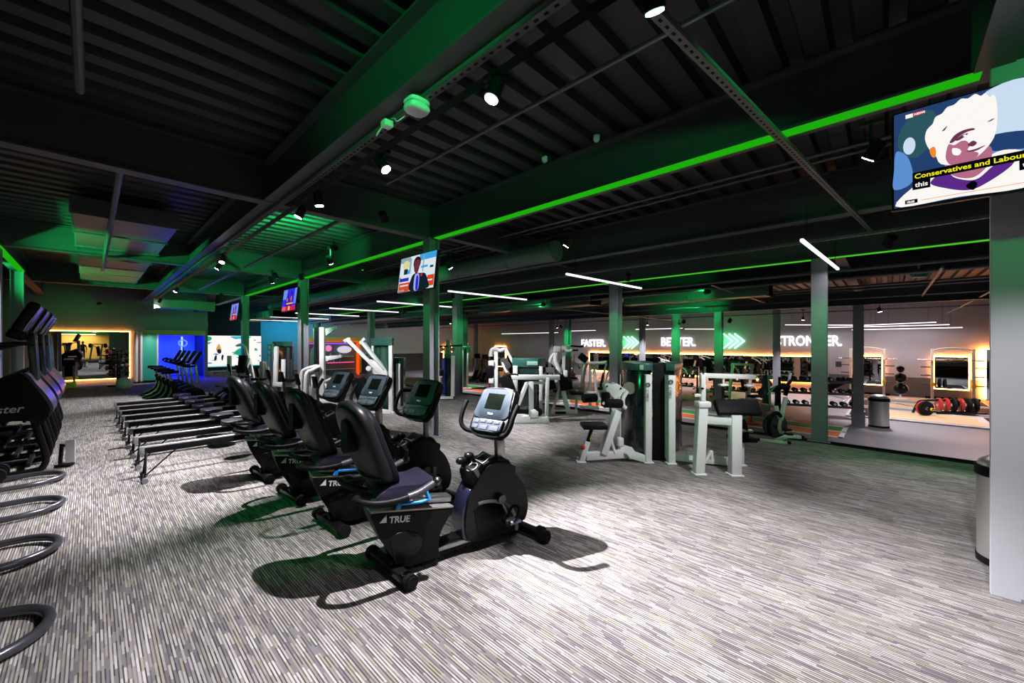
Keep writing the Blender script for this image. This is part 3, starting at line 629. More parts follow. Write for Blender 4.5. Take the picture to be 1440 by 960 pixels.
for i, (x0, x1, y, z) in enumerate(((8.9, 14, -.6, 2.8), (8.9, 14, 2.7, 2.85), (9, 20, 7.8, 2.75), (12, 22, -1.6, 2.75))):
    run('ceiling_pipe', [(x0, y, z), (x1, y, z)], .02, CONDUIT, 'branch pipe crossing the service pipes, %s' % ('behind the large television', 'before the longest sign', 'before the middle sign', 'over the squat racks')[i], 'pipe', 'branch pipes over the free weights')
def duct(a, b, r, label):
    a, b = Vector(a), Vector(b); mb = MB().cyl(a, b, r, seg=28); d = (b-a).normalized(); n = int((b-a).length/1.2)
    for i in range(n+1): mb.cyl(a+d*(1.2*i), a+d*(1.2*i+.05), r+.012, seg=28)
    return tag(mb.build('ventilation_duct', DUCTM), label, 'air duct')
duct((6.1, 4.6, 3.40), (6.1, 22, 3.40), .19, 'round ventilation duct behind the small television')
def boxduct(c, d, label, m=DUCTM):
    mb = MB().box(c, d, bev=.01); n = int(max(d)/1.3); ax = 0 if d[0] > d[1] else 1
    for i in range(n+1):
        p = list(c); p[ax] += -d[ax]/2+.02+i*(d[ax]-.04)/max(n, 1); s = [d[0]+.04, d[1]+.04, d[2]+.04]; s[ax] = .04; mb.box(p, s)
    return tag(mb.build('ventilation_duct', m, smooth=False), label, 'air duct')
boxduct((.40, 13.7, 3.66), (1.2, 10.2, .22), 'wide flat duct washed in green light over the stair climbers')
boxduct((6.2, 23.4, 3.0), (1.0, 6, .3), 'green lit box duct before the video wall')
boxduct((10.6, 9.0, 2.95), (.6, 5.0, .3), 'green lit box duct over the white machines')
boxduct((10.9, 3.8, 2.88), (.45, 3.6, .28), 'green lit box duct before the chevron sign')
boxduct((2.6, 20.6, 3.15), (1.9, .5, .35), 'green lit box duct above the blue doorway')
boxduct((10.2, 14.5, 2.95), (.5, 4, .3), 'box duct over the lanes of the lower floor')

# lighting track with spotlights
run('light_track', [(1.74, -3, 3.33), (1.74, 22, 3.33)], .034, BLACK, 'black lighting track that carries the white spotlights', 'light track', seg=4)
LAMP = emit('spot_lamp', (1, .96, 1.0), 40); LAMPG = emit('added_green_lamp', (.05, 1, .3), 12)
def spot(x, y, z, tgt, energy, label, col=(1, .95, .99), lampm=LAMP, size=55, up=.12, blend=.7, group='ceiling spotlights', rad_=.018):
    t = thing('track_spotlight', label, 'spotlight', (x, y, z), 0, group)
    d = (Vector(tgt)-Vector((x, y, z))).normalized()
    MB().cyl(-d*.11, d*.03, .045, .05, seg=20).build('spot_head', BLACK, t)
    MB().cyl((0, 0, .02), (0, 0, up), .012, seg=8).box((0, 0, up), (.05, .14, .03)).build('track_adapter', BLACK, t)
    MB().cyl(d*.031, d*.036, .042, seg=20).build('lamp_lens', lampm, t)
    light('SPOT', 'spot_light', d*.06, energy, col, parent=t, rot=[math.degrees(a) for a in d.to_track_quat('-Z', 'Y').to_euler()], spot_size=rad(size), spot_blend=blend, shadow_soft_size=rad_)
    return t
SPW = 1.0
spots = [  # x, y, target(x,y), watts, cone, label
 (1.77, .78, (3.3, 1.0), 260, 58, 'track spotlight at the top edge of the picture, directly above the camera side'),
 (1.73, 1.80, (.6, 2.3), 950, 64, 'white track spotlight nearest the camera, glaring above the nearest recumbent bike'),
 (1.78, 3.24, (3.05, 1.15), 2500, 51, 'white track spotlight second along the track, left of the large glare'),
 (1.72, 9.21, (.4, 8.0), 1100, 66, 'white track spotlight over the rowing machines, above its smaller twin'),
 (1.80, 10.07, (.0, 11.2), 850, 66, 'small white track spotlight just below the one over the rowing machines'),
 (1.75, 15.57, (-.1, 15.6), 650, 66, 'white track spotlight over the upright bikes'),
 (1.72, 20.54, (2.5, 23.6, 2.0), 900, 52, 'farthest white track spotlight, next to the green duct over the blue doorway'),
 (1.78, 20.0, (1.0, 22.4, 1.0), 300, 60, 'white track spotlight next to the farthest one, aimed at the rounded frame rack'),
 (1.74, -1.2, (-.4, 2.0), 160, 60, 'added track spotlight behind the camera over the carpet'),  # unseen extra spot, added to light the near carpet
 (1.74, 5.2, (.3, 6.0), 1250, 60, 'track spotlight between the two cross beams'),
 (1.74, 4.6, (2.3, 4.6), 380, 62, 'added track spotlight over the second and third recumbent bikes'),  # added to brighten the consoles of the farther bikes
 (1.74, -.4, (4.05, -.75, .5), 330, 46, 'added track spotlight aimed at the foot of the pillar'),  # added to brighten the lower pillar
]
for x, y, tg, e, sz, lab in spots: spot(x, y, 3.2, (tg[0], tg[1], tg[2] if len(tg) > 2 else 0), e*SPW, lab, size=sz, lampm=emit('green_white_lamp', (.45, 1, .62), 9) if y == .78 else LAMP)
spot(-1.1, 10.4, 3.25, (-1.3, 13, .5), 250, 'small white spotlight above the stair climbers, right of its twin', size=70)
spot(-1.15, 9.7, 3.25, (-2.2, 12, .5), 250, 'small white spotlight above the stair climbers, at the left edge', size=70)
for i, (x, y, tx, ty, e) in enumerate(((4.2, .1, 5.25, 2.1, 330), (4.9, 3.5, 4.4, 5.6, 560), (3.0, 7.4, 4.8, 8.8, 420), (3.0, 10.8, 4.4, 12.2, 420), (6.9, -1.6, 6.5, -.5, 260), (5.0, 15.6, 4.4, 15.4, 400), (4.8, 6.2, 6.4, 5.5, 650))):
    spot(x, y, 3.12, (tx, ty, .5 if i == 0 else 0), e*SPW, 'added ceiling spotlight over the weight machines, %s' % ('above the lateral raise machine', 'behind the nearest television column', 'over the plate arm machine', 'before the second television column', 'near the pillar', 'before the video wall', 'over the leg extension machine')[i], size=46 if i in (0, 4) else 70, up=.25)  # spots added to light the machines and the nearest column
for i, (x, y, tx, ty, e) in enumerate(((20.5, 2.6, 20.8, 2.4, 900), (16.6, .2, 16.9, -.6, 900), (20.5, 9.4, 21.6, 9.2, 900), (20.5, 15.4, 21.6, 15.2, 900), (12.5, 7, 12.6, 6.8, 700), (12.4, 16, 12.6, 16, 700), (18, 22, 18, 24, 900), (19.5, -4, 20, -3, 800), (12.5, -2.0, 12.6, -1.8, 700))):
    spot(x, y, 2.62, (tx, ty, FL), e*SPW, 'added round ceiling downlight over the free weights area, %s' % ('before the longest sign', 'above the loaded barbell', 'before the middle sign', 'before the short sign at the left', 'over the lanes', 'over the far end of the lanes', 'before the far grey wall', 'behind the pillar side', 'over the grey floor beyond the pillar')[i], size=100, up=.4)  # downlights added to light the lower floor
# white light tubes in a row between the column lines
TUBE = emit('white_tube', (1, .88, .94), 1.7)
def tube_light(a, b, label, group, e=14, n='ceiling_light_tube'):
    a, b = Vector(a), Vector(b); c = (a+b)/2
    t = thing(n, label, 'light tube', c, 0, group); a, b = a-c, b-c
    MB().bar(a, b, .036, .036, bev=.006).build('diffuser', TUBE, t)
    MB().bar(a+Z3*.024, b+Z3*.024, .014, .012, bev=0).cyl(a*.8+Z3*.03, a*.8+Z3*(3.3-c.z), .004, seg=6).cyl(b*.8+Z3*.03, b*.8+Z3*(3.3-c.z), .004, seg=6).build('housing', BLACK, t)
    L = light('AREA', 'tube_glow', (0, 0, -.03), e, (1, .92, .97), parent=t, shape='RECTANGLE', size=.05, size_y=(b-a).length)
    d = (b-a); L.rotation_euler = (0, 0, math.atan2(d.y, d.x)-PI/2)
    return t
tl = ['nearest the large television, crossing the column by the spin bike', 'second from the right, before the column behind the lateral raise machine', 'third from the right, right of the small television', 'fourth from the right, crossing the first television column', 'fifth from the right, left of the small television', 'sixth from the right, beside the second television', 'seventh from the right, before the teal wall', 'farthest in the row, over the video wall']
for i in range(8): tube_light((5.72, .74+3.36*i, 2.85), (8.38, .60+3.38*i, 2.85), 'white light tube '+tl[i], 'row of white light tubes over the machines')
zz = [((22.6, 22.5, 2.35), (22.6, 16.9, 2.35), 'white light line before the grey corner wall'), ((22.8, 16.5, 2.45), (22.8, 14, 2.45), 'white light line above the short sign'),
      ((22.8, 11.2, 2.45), (22.8, 8.4, 2.45), 'white light line above the middle sign'), ((22.6, 8.2, 2.4), (22.9, 6.4, 2.36), 'white light line above the second chevrons'), ((22.8, 3.6, 2.50), (23.6, .8, 2.42), 'upper white light line right of the longest sign'), ((23.0, 2.3, 2.34), (23.2, .2, 2.34), 'middle white light line right of the longest sign'), ((23.6, .8, 2.42), (23.4, -1.4, 2.47), 'white light line over the far squat rack, upper of three'), ((23.2, .2, 2.34), (23.3, -1.75, 2.36), 'white light line over the far squat rack, middle of three'), ((23.4, 1.2, 2.22), (23.4, -2.1, 2.24), 'white light line over the far squat rack, lowest of three')]
for a, b, lab in zz: tube_light(a, b, lab, 'white light lines before the sign wall', 16)

# small boxes on the tray, sensors, camera
t = thing('ceiling_access_point', 'white wireless access point hanging under the cable tray', 'access point', (1.62, 2.48, 3.37))
MB().prism([(p.x, p.y) for p in cr([(-.065, -.065, 0), (.065, -.065, 0), (.078, 0, 0), (.065, .065, 0), (-.065, .065, 0), (-.078, 0, 0)], 4, True)], -.05, -.01, axis='z', bev=.014, seg=3).build('housing', WHITEP, t, angle=60)
MB().prism([(p.x, p.y) for p in cr([(-.065, -.065, 0), (.065, -.065, 0), (.078, 0, 0), (.065, .065, 0), (-.065, .065, 0), (-.078, 0, 0)], 4, True)], -.002, .022, axis='z', bev=.006).build('mount_plate', WHITEP, t, angle=60)
run('network_cord', [(1.60, 2.60, 3.33), (1.57, 2.66, 3.30), (1.57, 2.70, 3.335), (1.58, 2.76, 3.36)], .004, WHITEP, 'short white cable between the access point and its junction box', 'cable', smooth=4)
t = thing('ceiling_junction_box', 'small white junction box with a loop of cable under the tray', 'junction box', (1.58, 2.83, 3.37))
MB().box((0, 0, -.025), (.075, .075, .05), bev=.01).build('housing', WHITEP, t)
MB().tube([(-.04, .0, -.06), (-.06, .03, -.10), (-.05, .07, -.11), (-.03, .05, -.06)], .005, smooth=5).build('cable_loop', WHITEP, t)
for i, (x, y, z, lab) in enumerate(((3.93, 3.15, 3.94, 'white ceiling sensor near the green lit beam, left of its twin'), (3.93, 2.4, 3.94, 'white ceiling sensor near the green lit beam, right of its twin'))):
    o = MB().lathe([(.035, .05), (.035, 0), (.022, -.018), (.01, -.02)], seg=20).build('ceiling_sensor', WHITEP); o.location = (x, y, z); tag(o, lab, 'sensor', 'ceiling sensors')
o = MB().lathe([(.02, .10), (.10, .08), (.13, 0), (.10, -.05), (.02, -.06)], seg=22).build('ceiling_dome_sensor', GREENLITP); o.location = (10.9, -.42, 2.95); tag(o, 'green lit dome hanging over the free weights left of the pillar', 'sensor')  # green light on the dome, put into its colour
MB().cyl((0, 0, .08), (0, 0, .25), .012).build('stem', WHITEP, o)

# ------------------------------------------------------------------ televisions
def E(name, hexc, s=1.0): return emit('tv_'+name, hexc, s)
def make_tv(name_label, x, y, z, tilt, W=1.10, H=.64):
    t = thing('television', name_label, 'television', (x, y, z), -90, 'televisions on the columns'); t.rotation_euler = (rad(tilt), 0, rad(-90))
    MB().box((0, .035, 0), (W, .05, H), bev=.008).build('case', GLOSS, t)
    MB().box((0, .11, 0), (.16, .12, .2)).box((0, .20, 0), (.12, .12, .08)).build('wall_bracket', BLACK, t)
    return t, W-.024, H-.024
def pic(t, W, H, layers, mats, texts=()):
    # layers: (material index, outline in 0..1 screen coordinates), each a hair in front of the last
    mb = MB()
    for k, (mi, pts) in enumerate(layers):
        mb.mi = mi; d = .0088-k*.00035+.0
        mb.quad([((p[0]-.5)*W, d-.0, (p[1]-.5)*H) for p in pts]) if len(pts) < 3 else mb.bm.faces.new([mb.bm.verts.new(((p[0]-.5)*W, d, (p[1]-.5)*H)) for p in pts])
        mb.bm.faces.ensure_lookup_table(); mb.bm.faces[-1].material_index = mi
    for mi, body, size, px, py in texts:
        mb.mi = mi; mb.text(body, size, Matrix.Translation(((px-.5)*W, -.0042, (py-.5)*H)) @ Matrix.Rotation(rad(90), 4, 'X'), ext=.0002, bold=.0008)
    for v in mb.bm.verts: v.co.y -= .0005
    o = mb.build('picture', mats, t, smooth=False)
def rect(a, b, c, d): return [(a, b), (c, b), (c, d), (a, d)]
def blob(cx, cy, rx, ry, n=20, a0=0, a1=2*PI): return [(cx+rx*math.cos(a0+(a1-a0)*i/n), cy+ry*math.sin(a0+(a1-a0)*i/n)) for i in range(n)]
def sm(pts, n=5): return [(p.x, p.y) for p in cr([(a, b, 0) for a, b in pts], n, True)]
SQ = .52
t, W, H = make_tv('large television beside the pillar showing a white haired man and subtitles', 3.72, -.585, 2.87, -3, 1.14, .665)
pm = [E('navy', '24406e'), E('skyblue', '5b8fd0'), E('pale', 'c9dcf0'), E('white', 'f6f2ee', 1.05), E('mauve', 'b46c86'), E('plum', '6a3350'), E('violet', '5b2a86'), E('black', '05060a'), E('yellow', 'f2ee20'), E('red', 'd8202a'), E('orange', 'f08a30'), E('teal', '2c5560')]
BIG = [
 (0, rect(0, 0, 1.92, 1)), (1, rect(1, .0, 1.92, .5)), (2, sm([(1.1, .6), (1.5, .5), (1.8, .6), (1.8, .95), (1.2, .95)])), (3, rect(.95, .0, 1.92, .09)), (11, sm([(.08, .55), (.2, .5), (.35, .7), (.3, .95), (.1, .9), (.03, .7)])), (1, rect(.7, .0, 1, .75)), (2, sm([(.74, .62), (.8, .80), (.98, .86), (1.2, .80), (1.3, .6), (1.0, .55)])), (1, sm([(0, .2), (.15, .25), (.12, .5), (.02, .6), (-.0, .4)])), (2, sm([(.72, .55), (.8, .5), (.99, .55), (.99, .98), (.7, .98), (.68, .8)])), (0, sm([(.72, .40), (.99, .36), (.99, .5), (.72, .54)])), (2, blob(.125, .63, .05, .09)),
 (3, sm([(.01, .02), (.3, .30), (.42, .33), (.6, .3), (.8, .38), (.99, .28), (.99, .01), (.5, .01)])),
 (6, sm([(.29, .20), (.40, .29), (.48, .2), (.62, .15), (.74, .25), (.88, .34), (.86, .22), (.68, .09), (.56, .06), (.4, .12)])),
 (4, sm([(.41, .3), (.5, .2), (.62, .18), (.72, .3), (.70, .46), (.42, .46)])),
 (3, sm([(.25, .66), (.28, .55), (.33, .47), (.37, .37), (.5, .33), (.62, .36), (.71, .45), (.755, .55), (.77, .70), (.765, .86), (.745, .93), (.72, .915), (.69, .965), (.66, .95), (.62, .985), (.57, .96), (.52, .975), (.47, .935), (.42, .93), (.38, .88), (.33, .86), (.31, .80), (.265, .75)], 3)),
 (10, sm([(.285, .54), (.32, .56), (.335, .50), (.325, .45), (.30, .47)])),
 (4, sm([(.43, .55), (.47, .53), (.52, .555), (.56, .54), (.58, .49), (.565, .455), (.60, .43), (.64, .40), (.62, .36), (.54, .325), (.45, .335), (.41, .40), (.41, .48)])), (3, sm([(.455, .50), (.50, .485), (.52, .45), (.50, .42), (.46, .44)])),
 (5, sm([(.435, .565), (.47, .625), (.53, .655), (.60, .655), (.615, .635), (.56, .63), (.50, .60), (.465, .56)])), (5, sm([(.475, .575), (.52, .61), (.57, .615), (.54, .585), (.50, .565)])), (3, blob(.545, .600, .012, .010, 10)), (5, sm([(.565, .50), (.60, .53), (.63, .50), (.60, .475)])), (5, sm([(.55, .44), (.62, .425), (.69, .46), (.62, .445)])), (5, sm([(.70, .68), (.75, .70), (.73, .68)])), (5, sm([(.38, .70), (.42, .74), (.40, .70)])),
 (7, sm([(.55, .10), (.60, .14), (.63, .10), (.60, .05)])),
 (7, rect(.15, .245, 1.2, .335)), (7, rect(.15, .155, .29, .245)), (7, rect(.905, .155, 1.2, .245)),
 (10, rect(.22, .035, .99, .04)), (7, rect(.09, .02, .19, .06)), (9, rect(.155, .925, .235, .965)), (3, rect(.095, .92, .155, .96)),
]
pic(t, W, H, [(a, [(x*SQ, y) for x, y in p]) for a, p in BIG], pm, [(8, 'Conservatives and Labour', .043, .165*SQ, .267), (3, 'this', .041, .17*SQ, .18), (3, 'th', .041, .925*SQ, .18), (3, '18:28', .017, .10*SQ, .028), (3, 'NEWS', .018, .165*SQ, .932)])
t, W, H = make_tv('small television on the nearest column showing a man in a dark suit', 3.74, 5.75, 2.825, -7, 1.08, .63)
pm2 = [E('office_white', 'd8e4ea'), E('office_sky', '3aa0e0'), E('lampshade', 'd8d49a'), E('darkteal', '16303a'), E('face', '6a2f3c'), E('suit', '10202c'), E('shirt', '9aa6f2'), E('tie', '2a20c8'), E('brick', 'd24a1e'), E('blueglass', '2430c0'), E('hair', '2a1018'), E('red', 'd8202a'), E('grey_blue', '8ea4b4')]
pic(t, W, H, [(0, rect(0, 0, 1, 1)), (1, rect(.55, .82, 1, 1)), (12, rect(.0, .85, .3, 1)), (12, rect(.28, .5, .33, .95)), (12, rect(.66, .5, .69, .98)), (1, rect(.62, .6, .8, .66)), (3, rect(.86, .56, .95, .62)), (2, blob(.18, .78, .1, .13)), (3, rect(.13, .5, .24, .66)), (1, rect(.24, .5, .3, .62)),
 (9, rect(.02, .3, .3, .44)), (0, rect(.05, .40, .34, .5)), (8, rect(.02, .0, .34, .26)), (0, rect(.06, .16, .3, .2)), (8, rect(.82, .06, 1, .36)), (0, rect(.84, .2, .96, .24)), (12, rect(.05, .02, .2, .06)),
 (5, sm([(.36, .01), (.38, .38), (.48, .48), (.62, .46), (.76, .42), (.85, .2), (.86, .01)])), (6, sm([(.48, .02), (.47, .40), (.53, .46), (.6, .40), (.6, .02)])), (7, sm([(.53, .02), (.52, .36), (.56, .40), (.585, .3), (.59, .02)])), (11, blob(.66, .40, .025, .04)),
 (10, sm([(.41, .70), (.42, .88), (.50, .95), (.59, .88), (.60, .70), (.5, .6)])), (4, sm([(.425, .68), (.44, .82), (.51, .87), (.58, .80), (.585, .66), (.55, .50), (.5, .46), (.45, .54)]))], pm2)
for yy, lab, zc in ((11.98, 'small television on the second column showing two figures on blue', 2.825), (18.1, 'small television on the farthest television column, mostly violet', 2.825)):
    t, W, H = make_tv(lab, 3.74, yy, zc, -7, 1.08, .63)
    pic(t, W, H, [(0, rect(0, 0, 1, 1)), (1, rect(.0, .55, .3, 1)), (1, rect(.85, .3, 1, 1)), (2, rect(.0, .0, 1, .22)), (3, sm([(.25, .25), (.3, .7), (.38, .85), (.46, .6), (.48, .25)])), (3, sm([(.55, .25), (.58, .8), (.66, .92), (.74, .7), (.76, .25)])), (4, rect(.32, .3, .8, .36)), (4, rect(.5, .02, .62, .2)), (5, rect(.05, .02, .3, .2)), (5, sm([(.3, .5), (.34, .6), (.4, .55), (.38, .4)])), (5, sm([(.6, .55), (.66, .68), (.7, .5), (.66, .4)]))],
        [E('tv_blue', '2a2ae0', 1.2) if yy < 15 else E('tv_violet', '8a86e8'), E('tv_lightblue', '6a90f0'), E('magenta', 'd02060'), E('figure', '401a90'), E('gold', 'f0c020'), E('skin', 'd06a70')])
# ------------------------------------------------------------------ sign wall
SW = 24.49
MAT_SIGN = emit('sign_white', (1, .97, 1), 1.8)
def wall_sign(body, yl, yr, z0_, z1_, label):
    t = thing('wall_sign', label, 'sign', (SW, (yl+yr)/2, z0_), -90, 'illuminated words on the wall')
    mb = MB().text(body, 1.0, Matrix.Rotation(rad(90), 4, 'X'), ext=.02, bold=.022)
    xs = [v.co.x for v in mb.bm.verts]; zs = [v.co.z for v in mb.bm.verts]; a, b, c, d = min(xs), max(xs), min(zs), max(zs)
    for v in mb.bm.verts:
        v.co.x = ((v.co.x-a)/(b-a)-.5)*abs(yl-yr); v.co.z = (v.co.z-c)/(d-c)*(z1_-z0_); v.co.y -= .05
    mb.build('letters', MAT_SIGN, t, smooth=False)
wall_sign('FASTER.', 16.18, 14.2, 1.36, 1.88, 'illuminated white word FASTER at the left of the sign wall')
wall_sign('BETTER.', 10.3, 8.25, 1.43, 1.96, 'illuminated white word BETTER in the middle of the sign wall')
wall_sign('STRONGER.', 4.24, 1.6, 1.48, 2.0, 'illuminated white word STRONGER at the right of the sign wall')
NEONG = emit('green_neon', (.25, 1, .45), 5)
for (ya, yb, za, zb_, lab) in ((12.85, 11.8, 1.27, 2.04, 'green neon chevrons between the first two words'), (6.75, 5.7, 1.33, 2.14, 'green neon chevrons between BETTER and STRONGER')):
    t = thing('neon_chevrons', lab, 'neon sign', (SW, (ya+yb)/2, (za+zb_)/2), -90, 'neon chevron signs'); h2 = (zb_-za)/2; w_ = abs(ya-yb)
    for k in range(3):
        x0 = -w_/2+k*w_*.27
        MB().tube([(x0, -.05, h2), (x0+w_*.44, -.05, 0), (x0, -.05, -h2)], .035).build('chevron', NEONG, t)
        light('POINT', 'neon_glow', (x0+.15, -.18, 0), 10, (.05, 1, .2), parent=t, shadow_soft_size=.1)
LEDO = emit('orange_led', (1, .29, .045), 75)
LEDS = emit('orange_led_soft', (1, .32, .06), 24)
def wall_mirror(label, yl, yr, z0_, z1_, X=SW, ledsides='tblr', arch=False, out=.05, face='x', led=LEDO):
    # glass standing off the wall, a warm light strip round its edge
    w_, h_ = abs(yl-yr), z1_-z0_
    loc_, rz_ = ((X, (yl+yr)/2, (z0_+z1_)/2), -90) if face == 'x' else (((yl+yr)/2, X, (z0_+z1_)/2), 0)
    t = thing('wall_mirror', label, 'mirror', loc_, rz_, 'mirrors with a glowing edge')
    MB().box((0, -out, 0), (w_, .02, h_)).build('glass', MIRROR, t, smooth=False)
    g = MB()
    if 't' in ledsides: g.box((0, -out/2, h_/2+.014), (w_+.056, .03, .028))
    if 'b' in ledsides: g.box((0, -out/2, -h_/2-.014), (w_+.056, .03, .028))
    if 'l' in ledsides: g.box((-w_/2-.014, -out/2, 0), (.028, .03, h_))
    if 'r' in ledsides: g.box((w_/2+.014, -out/2, 0), (.028, .03, h_))
    g.build('light_strip', led, t, smooth=False); return t
wall_mirror('very long wall mirror with warm light edge below the illuminated words', 15.5, 2.35, -.30, .95, ledsides='tbl')
wall_mirror('mirror framed by warm light behind the squat rack next to the longest sign', .98, .22, -.25, 1.02)
wall_mirror('mirror framed by warm light behind the squat rack nearest the pillar', -1.40, -2.36, -.27, 1.06)
t_ = wall_mirror('mirror edge with a tall orange light line beside the pillar', -2.80, -5.2, -.62, 1.38, ledsides='lt')
light('AREA', 'orange_strip_glow', (-1.22, -.16, 0), 130, (1, .34, .08), parent=t_, rot=(90, 0, 0), shape='RECTANGLE', size=.1, size_y=1.9)
wall_mirror('tall glowing mirror on the grey wall right of the kiosk', 21.6, 22.6, -.5, 1.3, X=28.99, face='y')
wall_mirror('glowing mirror on the far sign wall, behind the narrow white machine post', 25.2, 23.9, -.4, 1.3)
wall_mirror('glowing mirror on the back wall at the left, end of the stair climber aisle', -1.20, 1.13, .16, 2.10, X=23.58, face='y', led=LEDS)
o = MB().box((SW-.015, 1.73, .62), (.03, .22, .26), bev=.008).build('notice_panel', mat('navy_panel', (.04, .06, .09), .4)); tag(o, 'small dark blue notice panel on the wall below the last letter of the longest sign', 'panel')

# ------------------------------------------------------------------ blue doorway room, video wall, kiosk
struct('wall_studio', MB().box((2.67, 26.6, 1.2), (2.3, .1, 2.6)).box((1.5, 25.2, 1.2), (.1, 2.9, 2.6)).box((2.67, 25.2, 2.5), (2.4, 2.9, .1)), mat('studio_wall', (.5, .5, .55), .5), 'walls of the blue lit studio', smooth=False)
t = thing('doorway_frame', 'yellow lintel and frame around the blue lit doorway', 'door frame', (2.67, 23.56, 0))
MB().box((0, 0, 2.09), (2.12, .12, .22)).build('lintel', YELLOW, t, smooth=False); MB().box((-.98, 0, 1.04), (.12, .12, 2.08)).build('jamb', YELLOW, t, smooth=False)
light('AREA', 'studio_blue_light', (2.67, 24.9, 2.4), 260, (.0, .004, 1), rot=(0, 0, 0), shape='RECTANGLE', size=1.8, size_y=2)
light('POINT', 'studio_blue_light', (2.7, 24.0, 1.2), 80, (.0, .004, 1), shadow_soft_size=.2)
BLT = emit('blue_white_tube', (.25, .45, 1), 2.2)
for x, lab in ((2.2, 'pale blue light tube standing in the blue lit studio, left one'), (3.18, 'pale blue light tube standing in the blue lit studio, right one')):
    t = thing('studio_lamp', lab, 'lamp', (x, 26.1, 0), 0, 'lamps of the blue studio'); MB().cyl((0, 0, .3), (0, 0, 1.95), .035).build('tube', BLT, t); MB().cyl((0, 0, 0), (0, 0, .3), .03).cyl((0, 0, 0), (0, 0, .03), .14).build('stand', BLACK, t)
t = thing('ring_light', 'round pale ring light in the blue lit studio', 'lamp', (3.18, 25.8, 0)); MB().tube([(.16*math.cos(a), 0, 1.62+.16*math.sin(a)) for a in [i*PI/12 for i in range(24)]], .03, closed=True).build('ring', emit('blue_ring', (.2, .4, 1), .9), t); MB().cyl((0, 0, 0), (0, 0, 1.46), .02).cyl((0, 0, 0), (0, 0, .03), .16).build('stand', BLACK, t)
t = thing('video_wall', 'large bright video wall with a figure between pale leaves', 'screen', (5.98, 28.98, 1.13), 0)
MB().box((0, 0, 0), (2.96, .08, 1.9)).build('case', BLACK, t, smooth=False)
pm3 = [E('vw_white', 'f0ece8', 1.15), E('vw_teal', '30c0c8'), E('vw_blue', '3f8fc0'), E('vw_green', '18a878'), E('vw_dark', '10243a'), E('vw_skin', 'd8a060')]
rr = random.Random(3); ly = [(0, rect(0, 0, 1, 1))]
for k in range(26):
    cx = rr.choice([rr.uniform(.02, .22), rr.uniform(.45, .98)]); cy = rr.uniform(.08, .95); a = rr.uniform(.02, .06); b = rr.uniform(.012, .035)
    ly.append((rr.choice([1, 2, 2, 1, 3]), sm([(cx-a, cy), (cx-a*.2, cy+b), (cx+a, cy+b*.4), (cx+a*.3, cy-b)], 4)))
ly += [(3, sm([(.0, .95), (.06, .98), (.12, .93), (.1, .85), (.03, .82)])), (1, rect(0, .0, 1, .03)), (1, sm([(.45, .98), (.8, .98), (.7, .90), (.5, .92)])), (4, sm([(.16, .2), (.2, .25), (.2, .38), (.17, .34)])), (4, sm([(.30, .2), (.32, .36), (.29, .38), (.28, .26)])), (5, sm([(.2, .52), (.2, .62), (.24, .72), (.27, .62), (.28, .52)])), (4, sm([(.21, .48), (.22, .56), (.26, .56), (.28, .48), (.25, .42)])), (5, blob(.24, .68, .02, .05)), (3, sm([(.5, .45), (.62, .6), (.7, .45), (.6, .35)]))]
def pic2(t, W, H, layers, mats, y0):
    mb = MB()
    for k, (mi, pts) in enumerate(layers):
        f = mb.bm.faces.new([mb.bm.verts.new(((p[0]-.5)*W, y0-.0015*k, (p[1]-.5)*H)) for p in pts]); f.material_index = mi
    return mb.build('picture', mats, t, smooth=False)
pic2(t, 2.9, 1.86, ly, pm3, -.042)
light('AREA', 'teal_wall_wash', (9.0, 27.0, 2.9), 60, (.02, .42, .75), rot=(68, 0, 0), shape='RECTANGLE', size=3, size_y=.3)
struct('wall_lit_patch', MB().box((8.5, 28.97, 1.4), (2.2, .06, 3.2)), mat('teal_lit_wall', (.16, .42, .52), .6, noise=.05), 'teal lit part of the wall beside the video wall', smooth=False)  # teal light on the wall, put into the colour of this sheet
t = thing('kiosk', 'drinks kiosk with a glowing orange frame and yellow surround', 'kiosk', (11.75, 28.9, FL))
MB().box((0, -.02, 2.62), (4.3, .1, .28)).box((2.05, -.02, 1.3), (.4, .1, 2.4)).build('surround', YELLOW, t, smooth=False)
MB().box((0, -.25, .04), (3.9, .5, .08)).box((0, -.04, 1.2), (3.7, .04, 2.3)).build('back_panel', mat('kiosk_grey', (.18, .17, .20), .6), t, smooth=False)
MB().box((-1.83, -.45, 1.3), (.30, .2, 2.3)).box((1.78, -.45, 1.2), (.15, .2, 2.4)).box((0, -.45, 2.42), (3.7, .12, .07)).build('glowing_frame', emit('orange_neon', (1, .075, .004), 1.15), t, smooth=False)
MB().bar((-1.6, -.4, 2.28), (1.5, -.4, 2.28), .06, bev=0).build('violet_tube', emit('violet_neon', (.16, .10, 1), 1.6), t, smooth=False)
for k, z in enumerate((.45, .95, 1.35)): 
    s_ = MB().box((.5, -.25, z), (2.1, .35, .04)).build('shelf', WHITEP, t, smooth=False)
MB().bar((-.4, -.42, .92), (1.5, -.42, .92), .05, bev=0).build('pink_tube', emit('pink_neon', (1, .05, .25), 1.3), t, smooth=False)
MB().sphere((.85, -.3, 1.85), .42, (1.25, .5, .62)).build('globe_lamp', emit('globe_lamp', (.9, .85, .95), .75), t)
MB().cyl((-.35, -.5, 1.95), (-.35, -.46, 1.95), .22, seg=28).build('round_badge', emit('pink_badge', (.85, .25, .5), 1), t)
MB().prism(sm([(-1.5, .6), (-1.5, 1.7), (-1.3, 2.0), (-.95, 1.6), (-.95, .6)]), -.45, -.35, axis='y', bev=.02).build('poster', mat('poster_green', (.18, .5, .36), .4), t)
